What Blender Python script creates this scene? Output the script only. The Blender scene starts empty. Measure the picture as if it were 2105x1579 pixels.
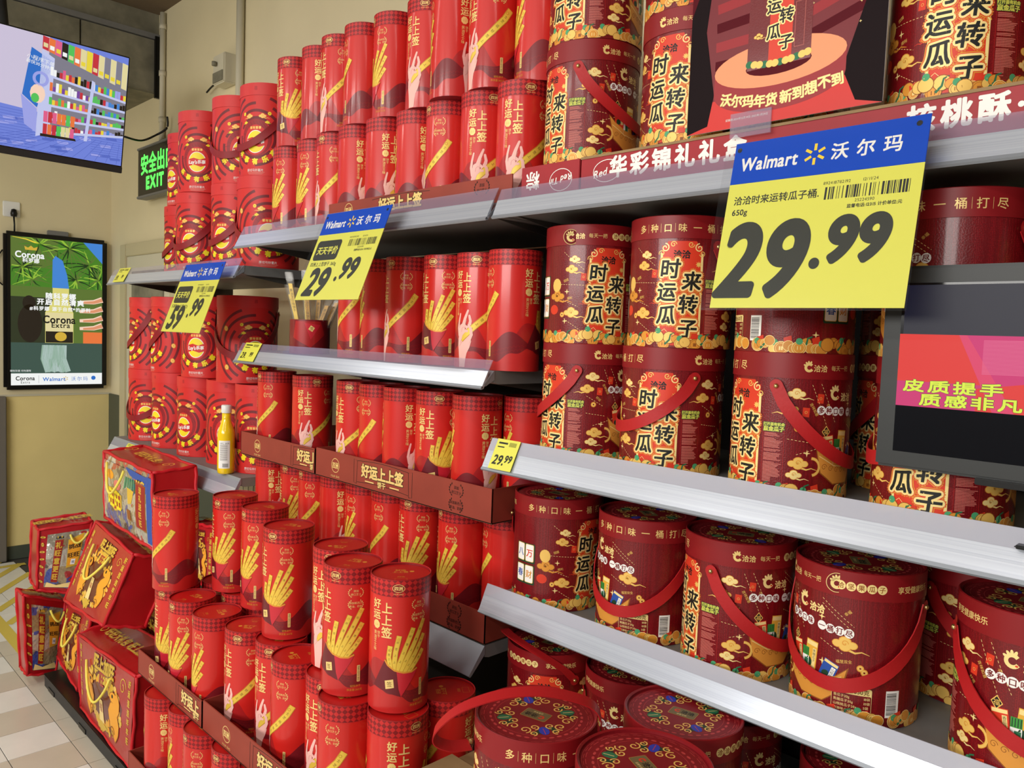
import bpy, bmesh, math, random
import numpy as np
from mathutils import Vector, Matrix
from mathutils.geometry import tessellate_polygon
R = math.radians
PI = math.pi
random.seed(7)
C = bpy.context.scene.collection
sc = bpy.context.scene

# ------------------------------------------------------------------ camera
W, H = 2105.0, 1579.0
FPX = 1612.0
YAW, PITCH, ROLL = R(44.883), R(3.539), R(2.091)
CAM = Vector((0, 0, 1.56))
_f = Vector((-math.sin(YAW)*math.cos(PITCH), math.cos(YAW)*math.cos(PITCH), -math.sin(PITCH)))
_r = Vector((math.cos(YAW), math.sin(YAW), 0))
_u = _r.cross(_f)
_r2 = math.cos(ROLL)*_r + math.sin(ROLL)*_u
_u2 = -math.sin(ROLL)*_r + math.cos(ROLL)*_u
cam = bpy.data.cameras.new('camera')
cam.sensor_fit = 'HORIZONTAL'; cam.sensor_width = 36.0
cam.lens = FPX/W*36.0
cam.clip_start = 0.02; cam.clip_end = 60
camo = bpy.data.objects.new('camera', cam); C.objects.link(camo)
_m = Matrix.Identity(4)
for i in range(3):
    _m[i][0] = _r2[i]; _m[i][1] = _u2[i]; _m[i][2] = -_f[i]; _m[i][3] = CAM[i]
camo.matrix_world = _m
sc.camera = camo

def ray(x, y):
    a = (x-W/2)/FPX; b = -(y-H/2)/FPX
    return _r2*a + _u2*b + _f
def onZ(x, y, z):
    d = ray(x, y); return CAM + d*((z-CAM.z)/d.z)
def onY(x, y, Y):
    d = ray(x, y); return CAM + d*(Y/d.y)
def onX(x, y, X):
    d = ray(x, y); return CAM + d*(X/d.x)
def left_tangent(x, y, Yc, r):
    """centre X of an upright cylinder of radius r in row Yc whose left outline is seen at pixel x, y"""
    d = ray(x, y); l = math.hypot(d.x, d.y); ax, ay = d.x/l, d.y/l
    nx, ny = ay, -ax
    t = (Yc - r*ny)/ay
    return ax*t + nx*r
def by_lid(x, y, z, r):
    """centre of an upright cylinder whose front rim point is seen at pixel x, y at height z"""
    p = onZ(x, y, z); l = math.hypot(p.x, p.y)
    return p.x*(l+r)/l, p.y*(l+r)/l

# ------------------------------------------------------------------ light
sc.view_settings.view_transform = 'Standard'
sc.view_settings.look = 'None'
sc.view_settings.gamma = 1.0
sc.view_settings.use_curve_mapping = False
sc.view_settings.exposure = -0.08
wd = bpy.data.worlds.new('store_ambient'); sc.world = wd; wd.use_nodes = True
bg = wd.node_tree.nodes['Background']
bg.inputs[0].default_value = (0.95, 0.97, 1.0, 1); bg.inputs[1].default_value = 0.13

def area(name, loc, rot, sx, sy, power, col=(1, 0.97, 0.92)):
    l = bpy.data.lights.new(name, 'AREA'); l.shape = 'RECTANGLE'; l.size = sx; l.size_y = sy
    l.energy = power; l.color = col
    o = bpy.data.objects.new(name, l); C.objects.link(o)
    o.location = loc; o.rotation_euler = rot
    return o
# long LED battens under the store ceiling, running along the aisle
for (x, y, p) in ((-5.0, -0.6, 20), (-3.4, -0.35, 8), (-1.8, -0.35, 8), (-0.2, -0.35, 8), (-4.8, -2.2, 50), (-2.6, -2.2, 48), (-0.6, -2.2, 36), (1.4, -2.2, 24)):
    area('ceiling_batten_light', (x, y, 3.2), (0, 0, 0), 1.4, 0.09, p)
area('added_fill_light', (-0.9, -3.6, 2.3), (R(70), 0, R(8)), 3.6, 0.8, 160)  # added fill aimed at the shelves to even the light, no real fitting

# ------------------------------------------------------------------ materials
def lin(c):
    c = c/255.0
    return c/12.92 if c <= 0.04045 else ((c+0.055)/1.055)**2.4
MATS = {}
def mat(name, rgb, rough=0.5, metal=0.0, emit=0.0, coat=0.0, noise=0.0, nscale=30.0, bump=0.0, bscale=200.0, alpha=1.0, spec=0.35, trans=0.0):
    if name in MATS: return MATS[name]
    m = bpy.data.materials.new(name); m.use_nodes = True
    nt = m.node_tree; b = nt.nodes['Principled BSDF']
    col = (lin(rgb[0]), lin(rgb[1]), lin(rgb[2]), 1)
    b.inputs['Base Color'].default_value = col
    b.inputs['Roughness'].default_value = rough
    b.inputs['Metallic'].default_value = metal
    b.inputs['Specular IOR Level'].default_value = spec
    b.inputs['Coat Weight'].default_value = coat
    b.inputs['Coat Roughness'].default_value = 0.12
    b.inputs['Alpha'].default_value = alpha
    b.inputs['Transmission Weight'].default_value = trans
    if emit:
        b.inputs['Emission Color'].default_value = col
        b.inputs['Emission Strength'].default_value = emit
        b.inputs['Base Color'].default_value = (0.01, 0.01, 0.01, 1)
    m.diffuse_color = col
    tc = nt.nodes.new('ShaderNodeTexCoord')
    if noise:
        n = nt.nodes.new('ShaderNodeTexNoise'); n.inputs['Scale'].default_value = nscale; n.inputs['Detail'].default_value = 5
        nt.links.new(tc.outputs['Object'], n.inputs['Vector'])
        mx = nt.nodes.new('ShaderNodeMix'); mx.data_type = 'RGBA'; mx.blend_type = 'MULTIPLY'
        mx.inputs[0].default_value = 1.0
        rp = nt.nodes.new('ShaderNodeMapRange'); rp.inputs['From Min'].default_value = 0.25; rp.inputs['From Max'].default_value = 0.75
        rp.inputs['To Min'].default_value = 1-noise; rp.inputs['To Max'].default_value = 1+noise*0.4
        nt.links.new(n.outputs['Fac'], rp.inputs['Value'])
        mx.inputs[6].default_value = col
        nt.links.new(rp.outputs['Result'], mx.inputs[7])
        nt.links.new(mx.outputs[2], b.inputs['Base Color'])
    if bump:
        n2 = nt.nodes.new('ShaderNodeTexNoise'); n2.inputs['Scale'].default_value = bscale
        nt.links.new(tc.outputs['Object'], n2.inputs['Vector'])
        bp = nt.nodes.new('ShaderNodeBump'); bp.inputs['Strength'].default_value = bump; bp.inputs['Distance'].default_value = 0.002
        nt.links.new(n2.outputs['Fac'], bp.inputs['Height']); nt.links.new(bp.outputs['Normal'], b.inputs['Normal'])
    MATS[name] = m
    return m

mat('can_red', (204, 34, 28), 0.38, coat=0.35)
mat('can_hill', (170, 30, 32), 0.38, coat=0.35)
mat('can_dark', (122, 24, 32), 0.38, coat=0.35)
mat('can_low', (190, 38, 36), 0.38, coat=0.35)
mat('can_check', (132, 24, 28), 0.4)
mat('can_lid', (196, 40, 40), 0.4)
mat('can_lidtop', (186, 22, 20), 0.42)
mat('foil', (238, 206, 130), 0.34, metal=0.12)
mat('stick', (232, 196, 76), 0.38, metal=0.1)
mat('stick_edge', (196, 146, 40), 0.4)
mat('ink_brown', (96, 70, 22), 0.5)
mat('skin_pink', (240, 186, 176), 0.45)
mat('skin_line', (214, 140, 132), 0.45)
mat('envelope', (196, 34, 50), 0.4, coat=0.3)
mat('envelope_dark', (104, 18, 30), 0.4, coat=0.3)
mat('bucket_red', (126, 14, 22), 0.36, coat=0.25, bump=0.25, bscale=420)
mat('bucket_lid', (134, 19, 25), 0.42)
mat('bucket_lidtop', (126, 18, 26), 0.45)
mat('bucket_ring', (186, 62, 62), 0.45)
mat('panel_orange', (214, 58, 34), 0.4)
mat('gold', (238, 194, 100), 0.36, metal=0.1)
mat('gold_deep', (222, 150, 56), 0.4, metal=0.1)
mat('gold_pale', (246, 220, 146), 0.36, metal=0.08)
mat('line_brown', (146, 84, 30), 0.5)
mat('ink_black', (22, 22, 20), 0.5)
mat('print_white', (240, 238, 232), 0.5)
mat('print_pink', (212, 120, 108), 0.5)
mat('leaf_green', (42, 112, 74), 0.5)
mat('leaf_dark', (30, 62, 40), 0.5)
mat('coin_green', (74, 160, 110), 0.5)
mat('petal_blue', (44, 58, 168), 0.5)
mat('khaki', (112, 98, 62), 0.5)
mat('pack_blue', (40, 78, 160), 0.45)
mat('pack_yellow', (226, 170, 60), 0.45)
mat('pack_green', (60, 150, 60), 0.45)
mat('boat', (216, 146, 60), 0.4)
mat('heading_lime', (206, 208, 88), 0.45)
mat('strap_red', (176, 26, 30), 0.5, bump=0.1)
mat('strap_dark', (136, 14, 24), 0.5, bump=0.1)
mat('brass', (214, 186, 120), 0.22, metal=0.9)
mat('crisp_red', (206, 40, 38), 0.45)
mat('crisp_ring', (112, 26, 34), 0.45)
mat('crisp_lid', (206, 46, 46), 0.45)
mat('crisp_yellow', (242, 222, 40), 0.4)
mat('hat_red', (150, 26, 34), 0.45)
mat('carton', (146, 60, 46), 0.6, noise=0.12, nscale=14)
mat('carton_in', (104, 88, 70), 0.75, noise=0.15, nscale=20)
mat('kraft', (150, 122, 84), 0.7, noise=0.15, nscale=20)
mat('red_board', (160, 36, 44), 0.5, noise=0.06)
mat('sign_blue', (2, 70, 190), 0.5, spec=0.12)
mat('sign_yellow', (222, 220, 84), 0.35)
mat('sign_ink', (34, 36, 22), 0.4)
mat('spark', (250, 210, 40), 0.4)
mat('plastic_black', (18, 18, 18), 0.3)
mat('bezel', (44, 46, 46), 0.42)
mat('shelf_metal', (150, 156, 164), 0.4, metal=0.35)
mat('shelf_grey', (122, 122, 120), 0.5, noise=0.05)
mat('shelf_dark', (74, 72, 68), 0.55)
mat('back_dark', (34, 30, 28), 0.7)
mat('panel_cream', (196, 186, 150), 0.6)
mat('wall_cream', (226, 214, 176), 0.7, noise=0.05, nscale=3, bump=0.05, bscale=120)
mat('wall_yellow', (234, 214, 146), 0.7, noise=0.05, nscale=4)
mat('ceiling_brown', (120, 104, 84), 0.8, noise=0.1, nscale=4)
mat('concrete', (136, 132, 112), 0.8, noise=0.45, nscale=9)
mat('base_grey', (76, 82, 70), 0.5)
mat('pilaster_grey', (112, 106, 98), 0.5)
mat('pipe', (206, 200, 176), 0.5)
mat('tile_white', (222, 221, 214), 0.22, noise=0.08, nscale=6)
mat('tile_beige', (196, 188, 172), 0.22, noise=0.08, nscale=6)
mat('tile_yellow', (206, 184, 82), 0.25)
mat('grout', (66, 64, 60), 0.8)
mat('plinth_black', (48, 48, 50), 0.5, noise=0.2)
mat('bag_red', (168, 16, 24), 0.3, coat=0.4, bump=0.5, bscale=22)
mat('bag_piping', (196, 22, 34), 0.5)
mat('bag_dark', (96, 14, 18), 0.3, coat=0.4, bump=0.4, bscale=25)
mat('bag_gold', (222, 184, 66), 0.35, metal=0.2)
mat('rope_yellow', (236, 220, 96), 0.7)
mat('snake_orange', (236, 162, 44), 0.4)
mat('juice', (244, 206, 22), 0.15, coat=0.6)
mat('bottle_cap', (224, 226, 220), 0.3)
mat('label_white', (236, 236, 232), 0.5)

def silver_mat():
    m = bpy.data.materials.new('clear_packet_film'); m.use_nodes = True; nt = m.node_tree; b = nt.nodes['Principled BSDF']
    tc = nt.nodes.new('ShaderNodeTexCoord'); v = nt.nodes.new('ShaderNodeTexVoronoi'); v.inputs['Scale'].default_value = 16
    nz = nt.nodes.new('ShaderNodeTexNoise'); nz.inputs['Scale'].default_value = 12
    mxv = nt.nodes.new('ShaderNodeMix'); mxv.data_type = 'VECTOR'; mxv.inputs[0].default_value = 0.25
    nt.links.new(tc.outputs['Object'], nz.inputs['Vector']); nt.links.new(tc.outputs['Object'], mxv.inputs[4]); nt.links.new(nz.outputs['Color'], mxv.inputs[5])
    nt.links.new(mxv.outputs[1], v.inputs['Vector'])
    cr = nt.nodes.new('ShaderNodeValToRGB'); cr.color_ramp.interpolation = 'CONSTANT'
    cols = [(0.32, 0.29, 0.22), (0.45, 0.05, 0.05), (0.5, 0.47, 0.4), (0.55, 0.33, 0.08), (0.12, 0.09, 0.07), (0.6, 0.58, 0.52), (0.34, 0.26, 0.14), (0.07, 0.1, 0.4)]
    e = cr.color_ramp.elements
    e[0].position = 0; e[0].color = (*cols[0], 1); e[1].position = 0.14; e[1].color = (*cols[1], 1)
    for i, c in enumerate(cols[2:]):
        el = e.new(0.25+0.11*i); el.color = (*c, 1)
    sx = nt.nodes.new('ShaderNodeSeparateColor'); nt.links.new(v.outputs['Color'], sx.inputs[0]); nt.links.new(sx.outputs[0], cr.inputs[0])
    nt.links.new(cr.outputs[0], b.inputs['Base Color'])
    b.inputs['Roughness'].default_value = 0.2; b.inputs['Coat Weight'].default_value = 0.7; b.inputs['Metallic'].default_value = 0.25
    n2 = nt.nodes.new('ShaderNodeTexNoise'); n2.inputs['Scale'].default_value = 30; nt.links.new(tc.outputs['Object'], n2.inputs['Vector'])
    bp = nt.nodes.new('ShaderNodeBump'); bp.inputs['Strength'].default_value = 0.9; bp.inputs['Distance'].default_value = 0.01
    nt.links.new(n2.outputs['Fac'], bp.inputs['Height']); nt.links.new(bp.outputs['Normal'], b.inputs['Normal'])
    MATS['film'] = m
silver_mat()
def dotted(name, dark):
    """fine embossed dots in the paper of the seed buckets"""
    nt = MATS[name].node_tree; b = nt.nodes['Principled BSDF']; col = tuple(b.inputs['Base Color'].default_value)
    tc = nt.nodes.new('ShaderNodeTexCoord'); v = nt.nodes.new('ShaderNodeTexVoronoi'); v.inputs['Scale'].default_value = 420; v.inputs['Randomness'].default_value = 0.25
    rp = nt.nodes.new('ShaderNodeMapRange'); rp.inputs['From Min'].default_value = 0.28; rp.inputs['From Max'].default_value = 0.42; rp.inputs['To Min'].default_value = 1.25; rp.inputs['To Max'].default_value = dark
    mx = nt.nodes.new('ShaderNodeMix'); mx.data_type = 'RGBA'; mx.blend_type = 'MULTIPLY'; mx.inputs[0].default_value = 1.0; mx.inputs[6].default_value = col
    nt.links.new(tc.outputs['Object'], v.inputs['Vector']); nt.links.new(v.outputs['Distance'], rp.inputs['Value']); nt.links.new(rp.outputs['Result'], mx.inputs[7]); nt.links.new(mx.outputs[2], b.inputs['Base Color'])
dotted('bucket_red', 0.72)

def rail_mat():
    """brushed streaks along the price rail"""
    m = bpy.data.materials.new('rail_strip'); m.use_nodes = True; nt = m.node_tree; b = nt.nodes['Principled BSDF']
    tc = nt.nodes.new('ShaderNodeTexCoord'); mp = nt.nodes.new('ShaderNodeMapping'); mp.inputs['Scale'].default_value = (0.6, 60, 420)
    n = nt.nodes.new('ShaderNodeTexNoise'); n.inputs['Scale'].default_value = 1.0; n.inputs['Detail'].default_value = 3
    nt.links.new(tc.outputs['Object'], mp.inputs['Vector']); nt.links.new(mp.outputs[0], n.inputs['Vector'])
    cr = nt.nodes.new('ShaderNodeValToRGB'); cr.color_ramp.elements[0].color = (0.42, 0.46, 0.54, 1); cr.color_ramp.elements[1].color = (0.70, 0.74, 0.82, 1)
    nt.links.new(n.outputs['Fac'], cr.inputs[0]); nt.links.new(cr.outputs[0], b.inputs['Base Color'])
    b.inputs['Roughness'].default_value = 0.24; b.inputs['Metallic'].default_value = 0.45
    bp = nt.nodes.new('ShaderNodeBump'); bp.inputs['Strength'].default_value = 0.08; bp.inputs['Distance'].default_value = 0.0006
    nt.links.new(n.outputs['Fac'], bp.inputs['Height']); nt.links.new(bp.outputs['Normal'], b.inputs['Normal'])
    MATS['rail'] = m
rail_mat()
def clear_mat(name, tint, fac, rough=0.12):
    m = bpy.data.materials.new(name); m.use_nodes = True; nt = m.node_tree
    out = nt.nodes['Material Output']; b = nt.nodes['Principled BSDF']
    b.inputs['Base Color'].default_value = (*tint, 1); b.inputs['Roughness'].default_value = rough; b.inputs['Coat Weight'].default_value = 1
    t = nt.nodes.new('ShaderNodeBsdfTransparent'); mx = nt.nodes.new('ShaderNodeMixShader'); mx.inputs[0].default_value = fac
    nt.links.new(t.outputs[0], mx.inputs[1]); nt.links.new(b.outputs[0], mx.inputs[2]); nt.links.new(mx.outputs[0], out.inputs[0])
    MATS[name] = m
clear_mat('clear_strip', (0.42, 0.38, 0.52), 0.26)
clear_mat('glare_strip', (0.56, 0.57, 0.66), 0.66, 0.2)  # clear lip with its reflection put in as a more opaque silvery tint
clear_mat('clear_sleeve', (0.08, 0.09, 0.1), 0.05, 0.08)
clear_mat('wrapper', (0.5, 0.48, 0.42), 0.16)

# ------------------------------------------------------------------ glyphs
_GL = {}
_tc = bpy.data.curves.new('glyph_source', 'FONT'); _tc.resolution_u = 2
_to = bpy.data.objects.new('glyph_source', _tc); C.objects.link(_to)
def glyph(ch, off=0.0):
    off = round(min(off, 0.07)*250)/250; key = (ch, off)
    if key in _GL: return _GL[key]
    if ch == ' ':
        _GL[key] = (np.zeros((0, 2)), np.zeros((0, 3), int), 0.35); return _GL[key]
    _tc.body = ch; _tc.offset = off; _tc.resolution_u = 8 if ord(ch) < 0x2e80 else 3
    dg = bpy.context.evaluated_depsgraph_get(); dg.update()
    ev = _to.evaluated_get(dg); me = ev.to_mesh(); me.calc_loop_triangles()
    v = np.array([(p.co.x, p.co.y) for p in me.vertices]) if len(me.vertices) else np.zeros((0, 2))
    t = np.array([tuple(l.vertices) for l in me.loop_triangles], int) if len(me.loop_triangles) else np.zeros((0, 3), int)
    ev.to_mesh_clear()
    if ord(ch) > 0x2e80: adv = 1.0
    else:
        adv = (v[:, 0].max()+0.07) if len(v) else 0.3
    if len(t):   # all triangles counter-clockwise
        a, b, c = v[t[:, 0]], v[t[:, 1]], v[t[:, 2]]
        s = (b[:, 0]-a[:, 0])*(c[:, 1]-a[:, 1])-(b[:, 1]-a[:, 1])*(c[:, 0]-a[:, 0])
        t[s < 0] = t[s < 0][:, ::-1]
    if off: adv = glyph(ch)[2]
    _GL[key] = (v, t, adv)
    return _GL[key]

# ------------------------------------------------------------------ flat artwork
class Art:
    def __init__(s):
        s.V = []; s.T = []; s.M = []; s.O = []; s.n = 0; s.mats = []
    def slot(s, m):
        if m not in s.mats: s.mats.append(m)
        return s.mats.index(m)
    def raw(s, v, t, m, L):
        if len(t) == 0: return
        v = np.asarray(v, float)
        s.V.append(np.column_stack([v[:, 0], v[:, 1], np.full(len(v), float(L))])); t = np.asarray(t, int)
        s.T.append(t+s.n); s.O.append(s.n); s.M.append(np.full(len(t), s.slot(m))); s.n += len(v)
    def poly(s, pts, m, L):
        t = tessellate_polygon([[Vector((p[0], p[1], 0)) for p in pts]])
        v = np.array([(p[0], p[1]) for p in pts], float); t = np.array(t, int)
        if len(t) == 0: return
        a, b, c = v[t[:, 0]], v[t[:, 1]], v[t[:, 2]]
        q = (b[:, 0]-a[:, 0])*(c[:, 1]-a[:, 1])-(b[:, 1]-a[:, 1])*(c[:, 0]-a[:, 0])
        t[q < 0] = t[q < 0][:, ::-1]
        s.raw(v, t, m, L)
    def rect(s, x0, y0, x1, y1, m, L):
        s.raw([(x0, y0), (x1, y0), (x1, y1), (x0, y1)], [(0, 1, 2), (0, 2, 3)], m, L)
    def rrect(s, x0, y0, x1, y1, r, m, L):
        p = []
        for cx, cy, a0 in ((x1-r, y0+r, -90), (x1-r, y1-r, 0), (x0+r, y1-r, 90), (x0+r, y0+r, 180)):
            for k in range(5): p.append((cx+r*math.cos(R(a0+22.5*k)), cy+r*math.sin(R(a0+22.5*k))))
        s.poly(p, m, L)
    def ell(s, cx, cy, rx, ry, m, L, n=16, rot=0):
        c, q = math.cos(R(rot)), math.sin(R(rot))
        s.raw([(cx, cy)]+[(cx+rx*math.cos(2*PI*i/n)*c-ry*math.sin(2*PI*i/n)*q, cy+rx*math.cos(2*PI*i/n)*q+ry*math.sin(2*PI*i/n)*c) for i in range(n)],
              [(0, 1+i, 1+(i+1) % n) for i in range(n)], m, L)
    def stroke(s, pts, w, m, L, w2=None, closed=False):
        pts = [Vector((p[0], p[1])) for p in pts]; n = len(pts); V = []
        for i, p in enumerate(pts):
            a = pts[(i-1) % n] if (closed or i > 0) else pts[i]
            b = pts[(i+1) % n] if (closed or i < n-1) else pts[i]
            d = (b-a); d = d.normalized() if d.length > 0 else Vector((1, 0))
            nn = Vector((-d.y, d.x)); ww = w if w2 is None else w+(w2-w)*i/(n-1)
            V += [tuple(p-nn*ww/2), tuple(p+nn*ww/2)]
        T = []
        for i in range(n if closed else n-1):
            a, b, c, d = 2*i, 2*i+1, 2*((i+1) % n), 2*((i+1) % n)+1
            T += [(a, c, d), (a, d, b)]
        s.raw(V, T, m, L)
    def finger(s, pts, w, m, L, w2):
        s.stroke(pts, w, m, L, w2=w2); s.ell(pts[0][0], pts[0][1], w*.5, w*.5, m, L-0.3, 12); s.ell(pts[-1][0], pts[-1][1], w2*.5, w2*.5, m, L-0.3, 10)
        for i, p in enumerate(pts[1:-1]): ww = w+(w2-w)*(i+1)/(len(pts)-1); s.ell(p[0], p[1], ww*.5, ww*.5, m, L-0.6-0.1*i, 10)
    def arc(s, cx, cy, r, a0, a1, w, m, L, n=14, ry=None):
        ry = r if ry is None else ry
        full = abs(abs(a1-a0)-360) < 1e-6
        k = n if full else n+1
        s.stroke([(cx+r*math.cos(R(a0+(a1-a0)*i/n)), cy+ry*math.sin(R(a0+(a1-a0)*i/n))) for i in range(k)], w, m, L, closed=full)
    def dashes(s, a, b, w, m, L, step=0.006):
        a = Vector(a); b = Vector(b); d = b-a; l = d.length; d /= l; k = 0.0
        while k < l:
            s.stroke([a+d*k, a+d*min(l, k+step*0.55)], w, m, L); k += step
    def star(s, cx, cy, r, m, L, n=4, q=0.28):
        s.poly([(cx+(r if i % 2 == 0 else r*q)*math.sin(PI*i/n), cy+(r if i % 2 == 0 else r*q)*math.cos(PI*i/n)) for i in range(2*n)], m, L)
    def spiral(s, cx, cy, r, m, L, w=0.0016, turns=1.3, a0=0, sg=1, n=16):
        s.stroke([(cx+r*(1-0.8*i/n)*math.cos(R(a0)+sg*turns*2*PI*i/n), cy+r*(1-0.8*i/n)*math.sin(R(a0)+sg*turns*2*PI*i/n)) for i in range(n+1)], w, m, L)
    def cloud(s, cx, cy, k, m1, m2, L, tail=1):
        s.stroke([(cx, cy-0.3*k), (cx+tail*0.8*k, cy-0.55*k), (cx+tail*1.3*k, cy-0.4*k), (cx+tail*1.9*k, cy-0.6*k)], 0.22*k, m1, L, w2=0.03*k)
        for dx, dy, r in ((-.6, 0, .42), (.0, .28, .52), (.58, .02, .42), (0, -.18, .5)):
            s.ell(cx+dx*k, cy+dy*k, r*k, r*k*.8, m2, L, 12); s.ell(cx+dx*k, cy+dy*k, r*k*.86, r*k*.68, m1, L+1, 12)
        s.spiral(cx, cy+.1*k, .28*k, m2, L+2, w=.06*k, turns=1.1)
    def text(s, st, x, y, size, m, L, bold=0.0, rot=0, shear=0, vert=False, gap=0.0, center=False, outline=None, sx=1.0, arcr=None):
        """x, y is the lower left of the first character (or its middle if center)"""
        adv = [glyph(c)[2] for c in st]
        tot = sum(adv)*size*sx + gap*(len(st)-1) if not vert else 0
        c0, s0 = math.cos(R(rot)), math.sin(R(rot))
        px, py = (-tot/2 if center and not vert else 0), (-size*0.38 if center and not vert else 0)
        if vert: px, py = -size*0.5*sx, -size*0.88
        for ch, ad in zip(st, adv):
            v, t, _ = glyph(ch)
            def place(vv):
                q = vv.copy(); q[:, 0] = q[:, 0]*size*sx + q[:, 1]*size*shear; q[:, 1] *= size
                q[:, 0] += px; q[:, 1] += py
                return np.column_stack([x+q[:, 0]*c0-q[:, 1]*s0, y+q[:, 0]*s0+q[:, 1]*c0])
            if len(v):
                w = place(v); LL = L
                if outline:      # every shifted copy lies a hair above the last, never in the same plane
                    for om, ow in outline:
                        for k in range(12): s.raw(w+[ow*math.cos(k*PI/6), ow*math.sin(k*PI/6)], t, om, LL+k*0.11)
                        LL += 1.5
                if bold:
                    rings = [(bold, 4 if bold < 0.0013 else (12 if bold < 0.004 else 24))]+([(bold*.5, 8)] if bold > 0.0025 else [])
                    for br, nk in rings:
                        for k in range(nk):
                            s.raw(w+[br*math.cos(k*2*PI/nk+PI/4), br*math.sin(k*2*PI/nk+PI/4)], t, m, LL); LL += 0.09
                else: s.raw(w, t, m, LL)
            if vert: py -= size+gap
            else: px += ad*size*sx+gap
    def arrays(s):
        return np.vstack(s.V), np.vstack(s.T), np.concatenate(s.M)

def cut_x(V, T, M, step):
    """split triangles along vertical lines so that they can be bent round a cylinder"""
    V = V.copy(); x0, x1 = V[:, 0].min(), V[:, 0].max()
    k = math.ceil(x0/step)
    while k*step < x1-1e-9:
        c = k*step+1e-7; k += 1
        X = V[T][:, :, 0]
        hit = (X.min(1) < c-1e-6) & (X.max(1) > c+1e-6)
        if not hit.any(): continue
        Th, Mh = T[hit], M[hit]; keepT, keepM = [T[~hit]], [M[~hit]]
        side = V[Th][:, :, 0] > c
        lone = np.where(side.sum(1) == 1, side.argmax(1), (~side).argmax(1))
        idx = np.arange(len(Th)); a = Th[idx, lone]; b = Th[idx, (lone+1) % 3]; d = Th[idx, (lone+2) % 3]
        def inter(p, q):
            P, Q = V[p], V[q]; t = ((c-P[:, 0])/(Q[:, 0]-P[:, 0]))[:, None]; r = P+(Q-P)*t; r[:, 0] = c; return r
        ab, ad = inter(a, b), inter(a, d); n0 = len(V); n = len(a)
        V = np.vstack([V, ab, ad]); iab = n0+np.arange(n); iad = n0+n+np.arange(n)
        keepT += [np.column_stack([a, iab, iad]), np.column_stack([iab, b, d]), np.column_stack([iab, d, iad])]
        keepM += [Mh, Mh, Mh]
        T = np.vstack(keepT); M = np.concatenate(keepM)
    return V, T, M

DL = 0.00006
def art_mesh(name, art, fn, nfn=None, extra=None, step=None):
    """fn maps (x, y, layer) rows to 3d rows, nfn gives normals; extra = list of (verts, faces, material)"""
    V, T, M = art.arrays()
    if step: V, T, M = cut_x(V, T, M, step)
    P = fn(V); faces = T.tolist(); mi = M.tolist(); mats = list(art.mats)
    N = nfn(V) if nfn else None
    P = P.tolist(); n = len(P); nart = len(faces)
    for ev, ef, em in (extra or []):
        if em not in mats: mats.append(em)
        P += [tuple(p) for p in ev]; faces += [[i+n for i in f] for f in ef]; mi += [mats.index(em)]*len(ef); n = len(P)
    me = bpy.data.meshes.new(name); me.from_pydata(P, [], faces)
    for m in mats: me.materials.append(MATS[m])
    me.polygons.foreach_set('material_index', mi)
    if N is not None:
        me.polygons.foreach_set('use_smooth', [True]*len(faces)); me.update()
        ln = []
        for i, p in enumerate(me.polygons):
            if i < nart:
                for v in p.vertices: ln.append(tuple(N[v]))
            else:
                for v in p.vertices: ln.append(tuple(p.normal))
        me.normals_split_custom_set(ln)
    me.update()
    return me
def cyl_maps(r):
    def fn(V):
        a = V[:, 0]/r; q = r+V[:, 2]*DL
        return np.column_stack([q*np.sin(a), -q*np.cos(a), V[:, 1]])
    def nfn(V):
        a = V[:, 0]/r; return np.column_stack([np.sin(a), -np.cos(a), 0*a])
    return fn, nfn
def plane_map(o, ex, ey, k=1.0):
    o = np.array(o, float); ex = np.array(ex, float); ey = np.array(ey, float); n = np.cross(ex, ey); n /= np.linalg.norm(n)
    return lambda V: o+V[:, :1]*ex+V[:, 1:2]*ey+V[:, 2:3]*n*DL*k

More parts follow.
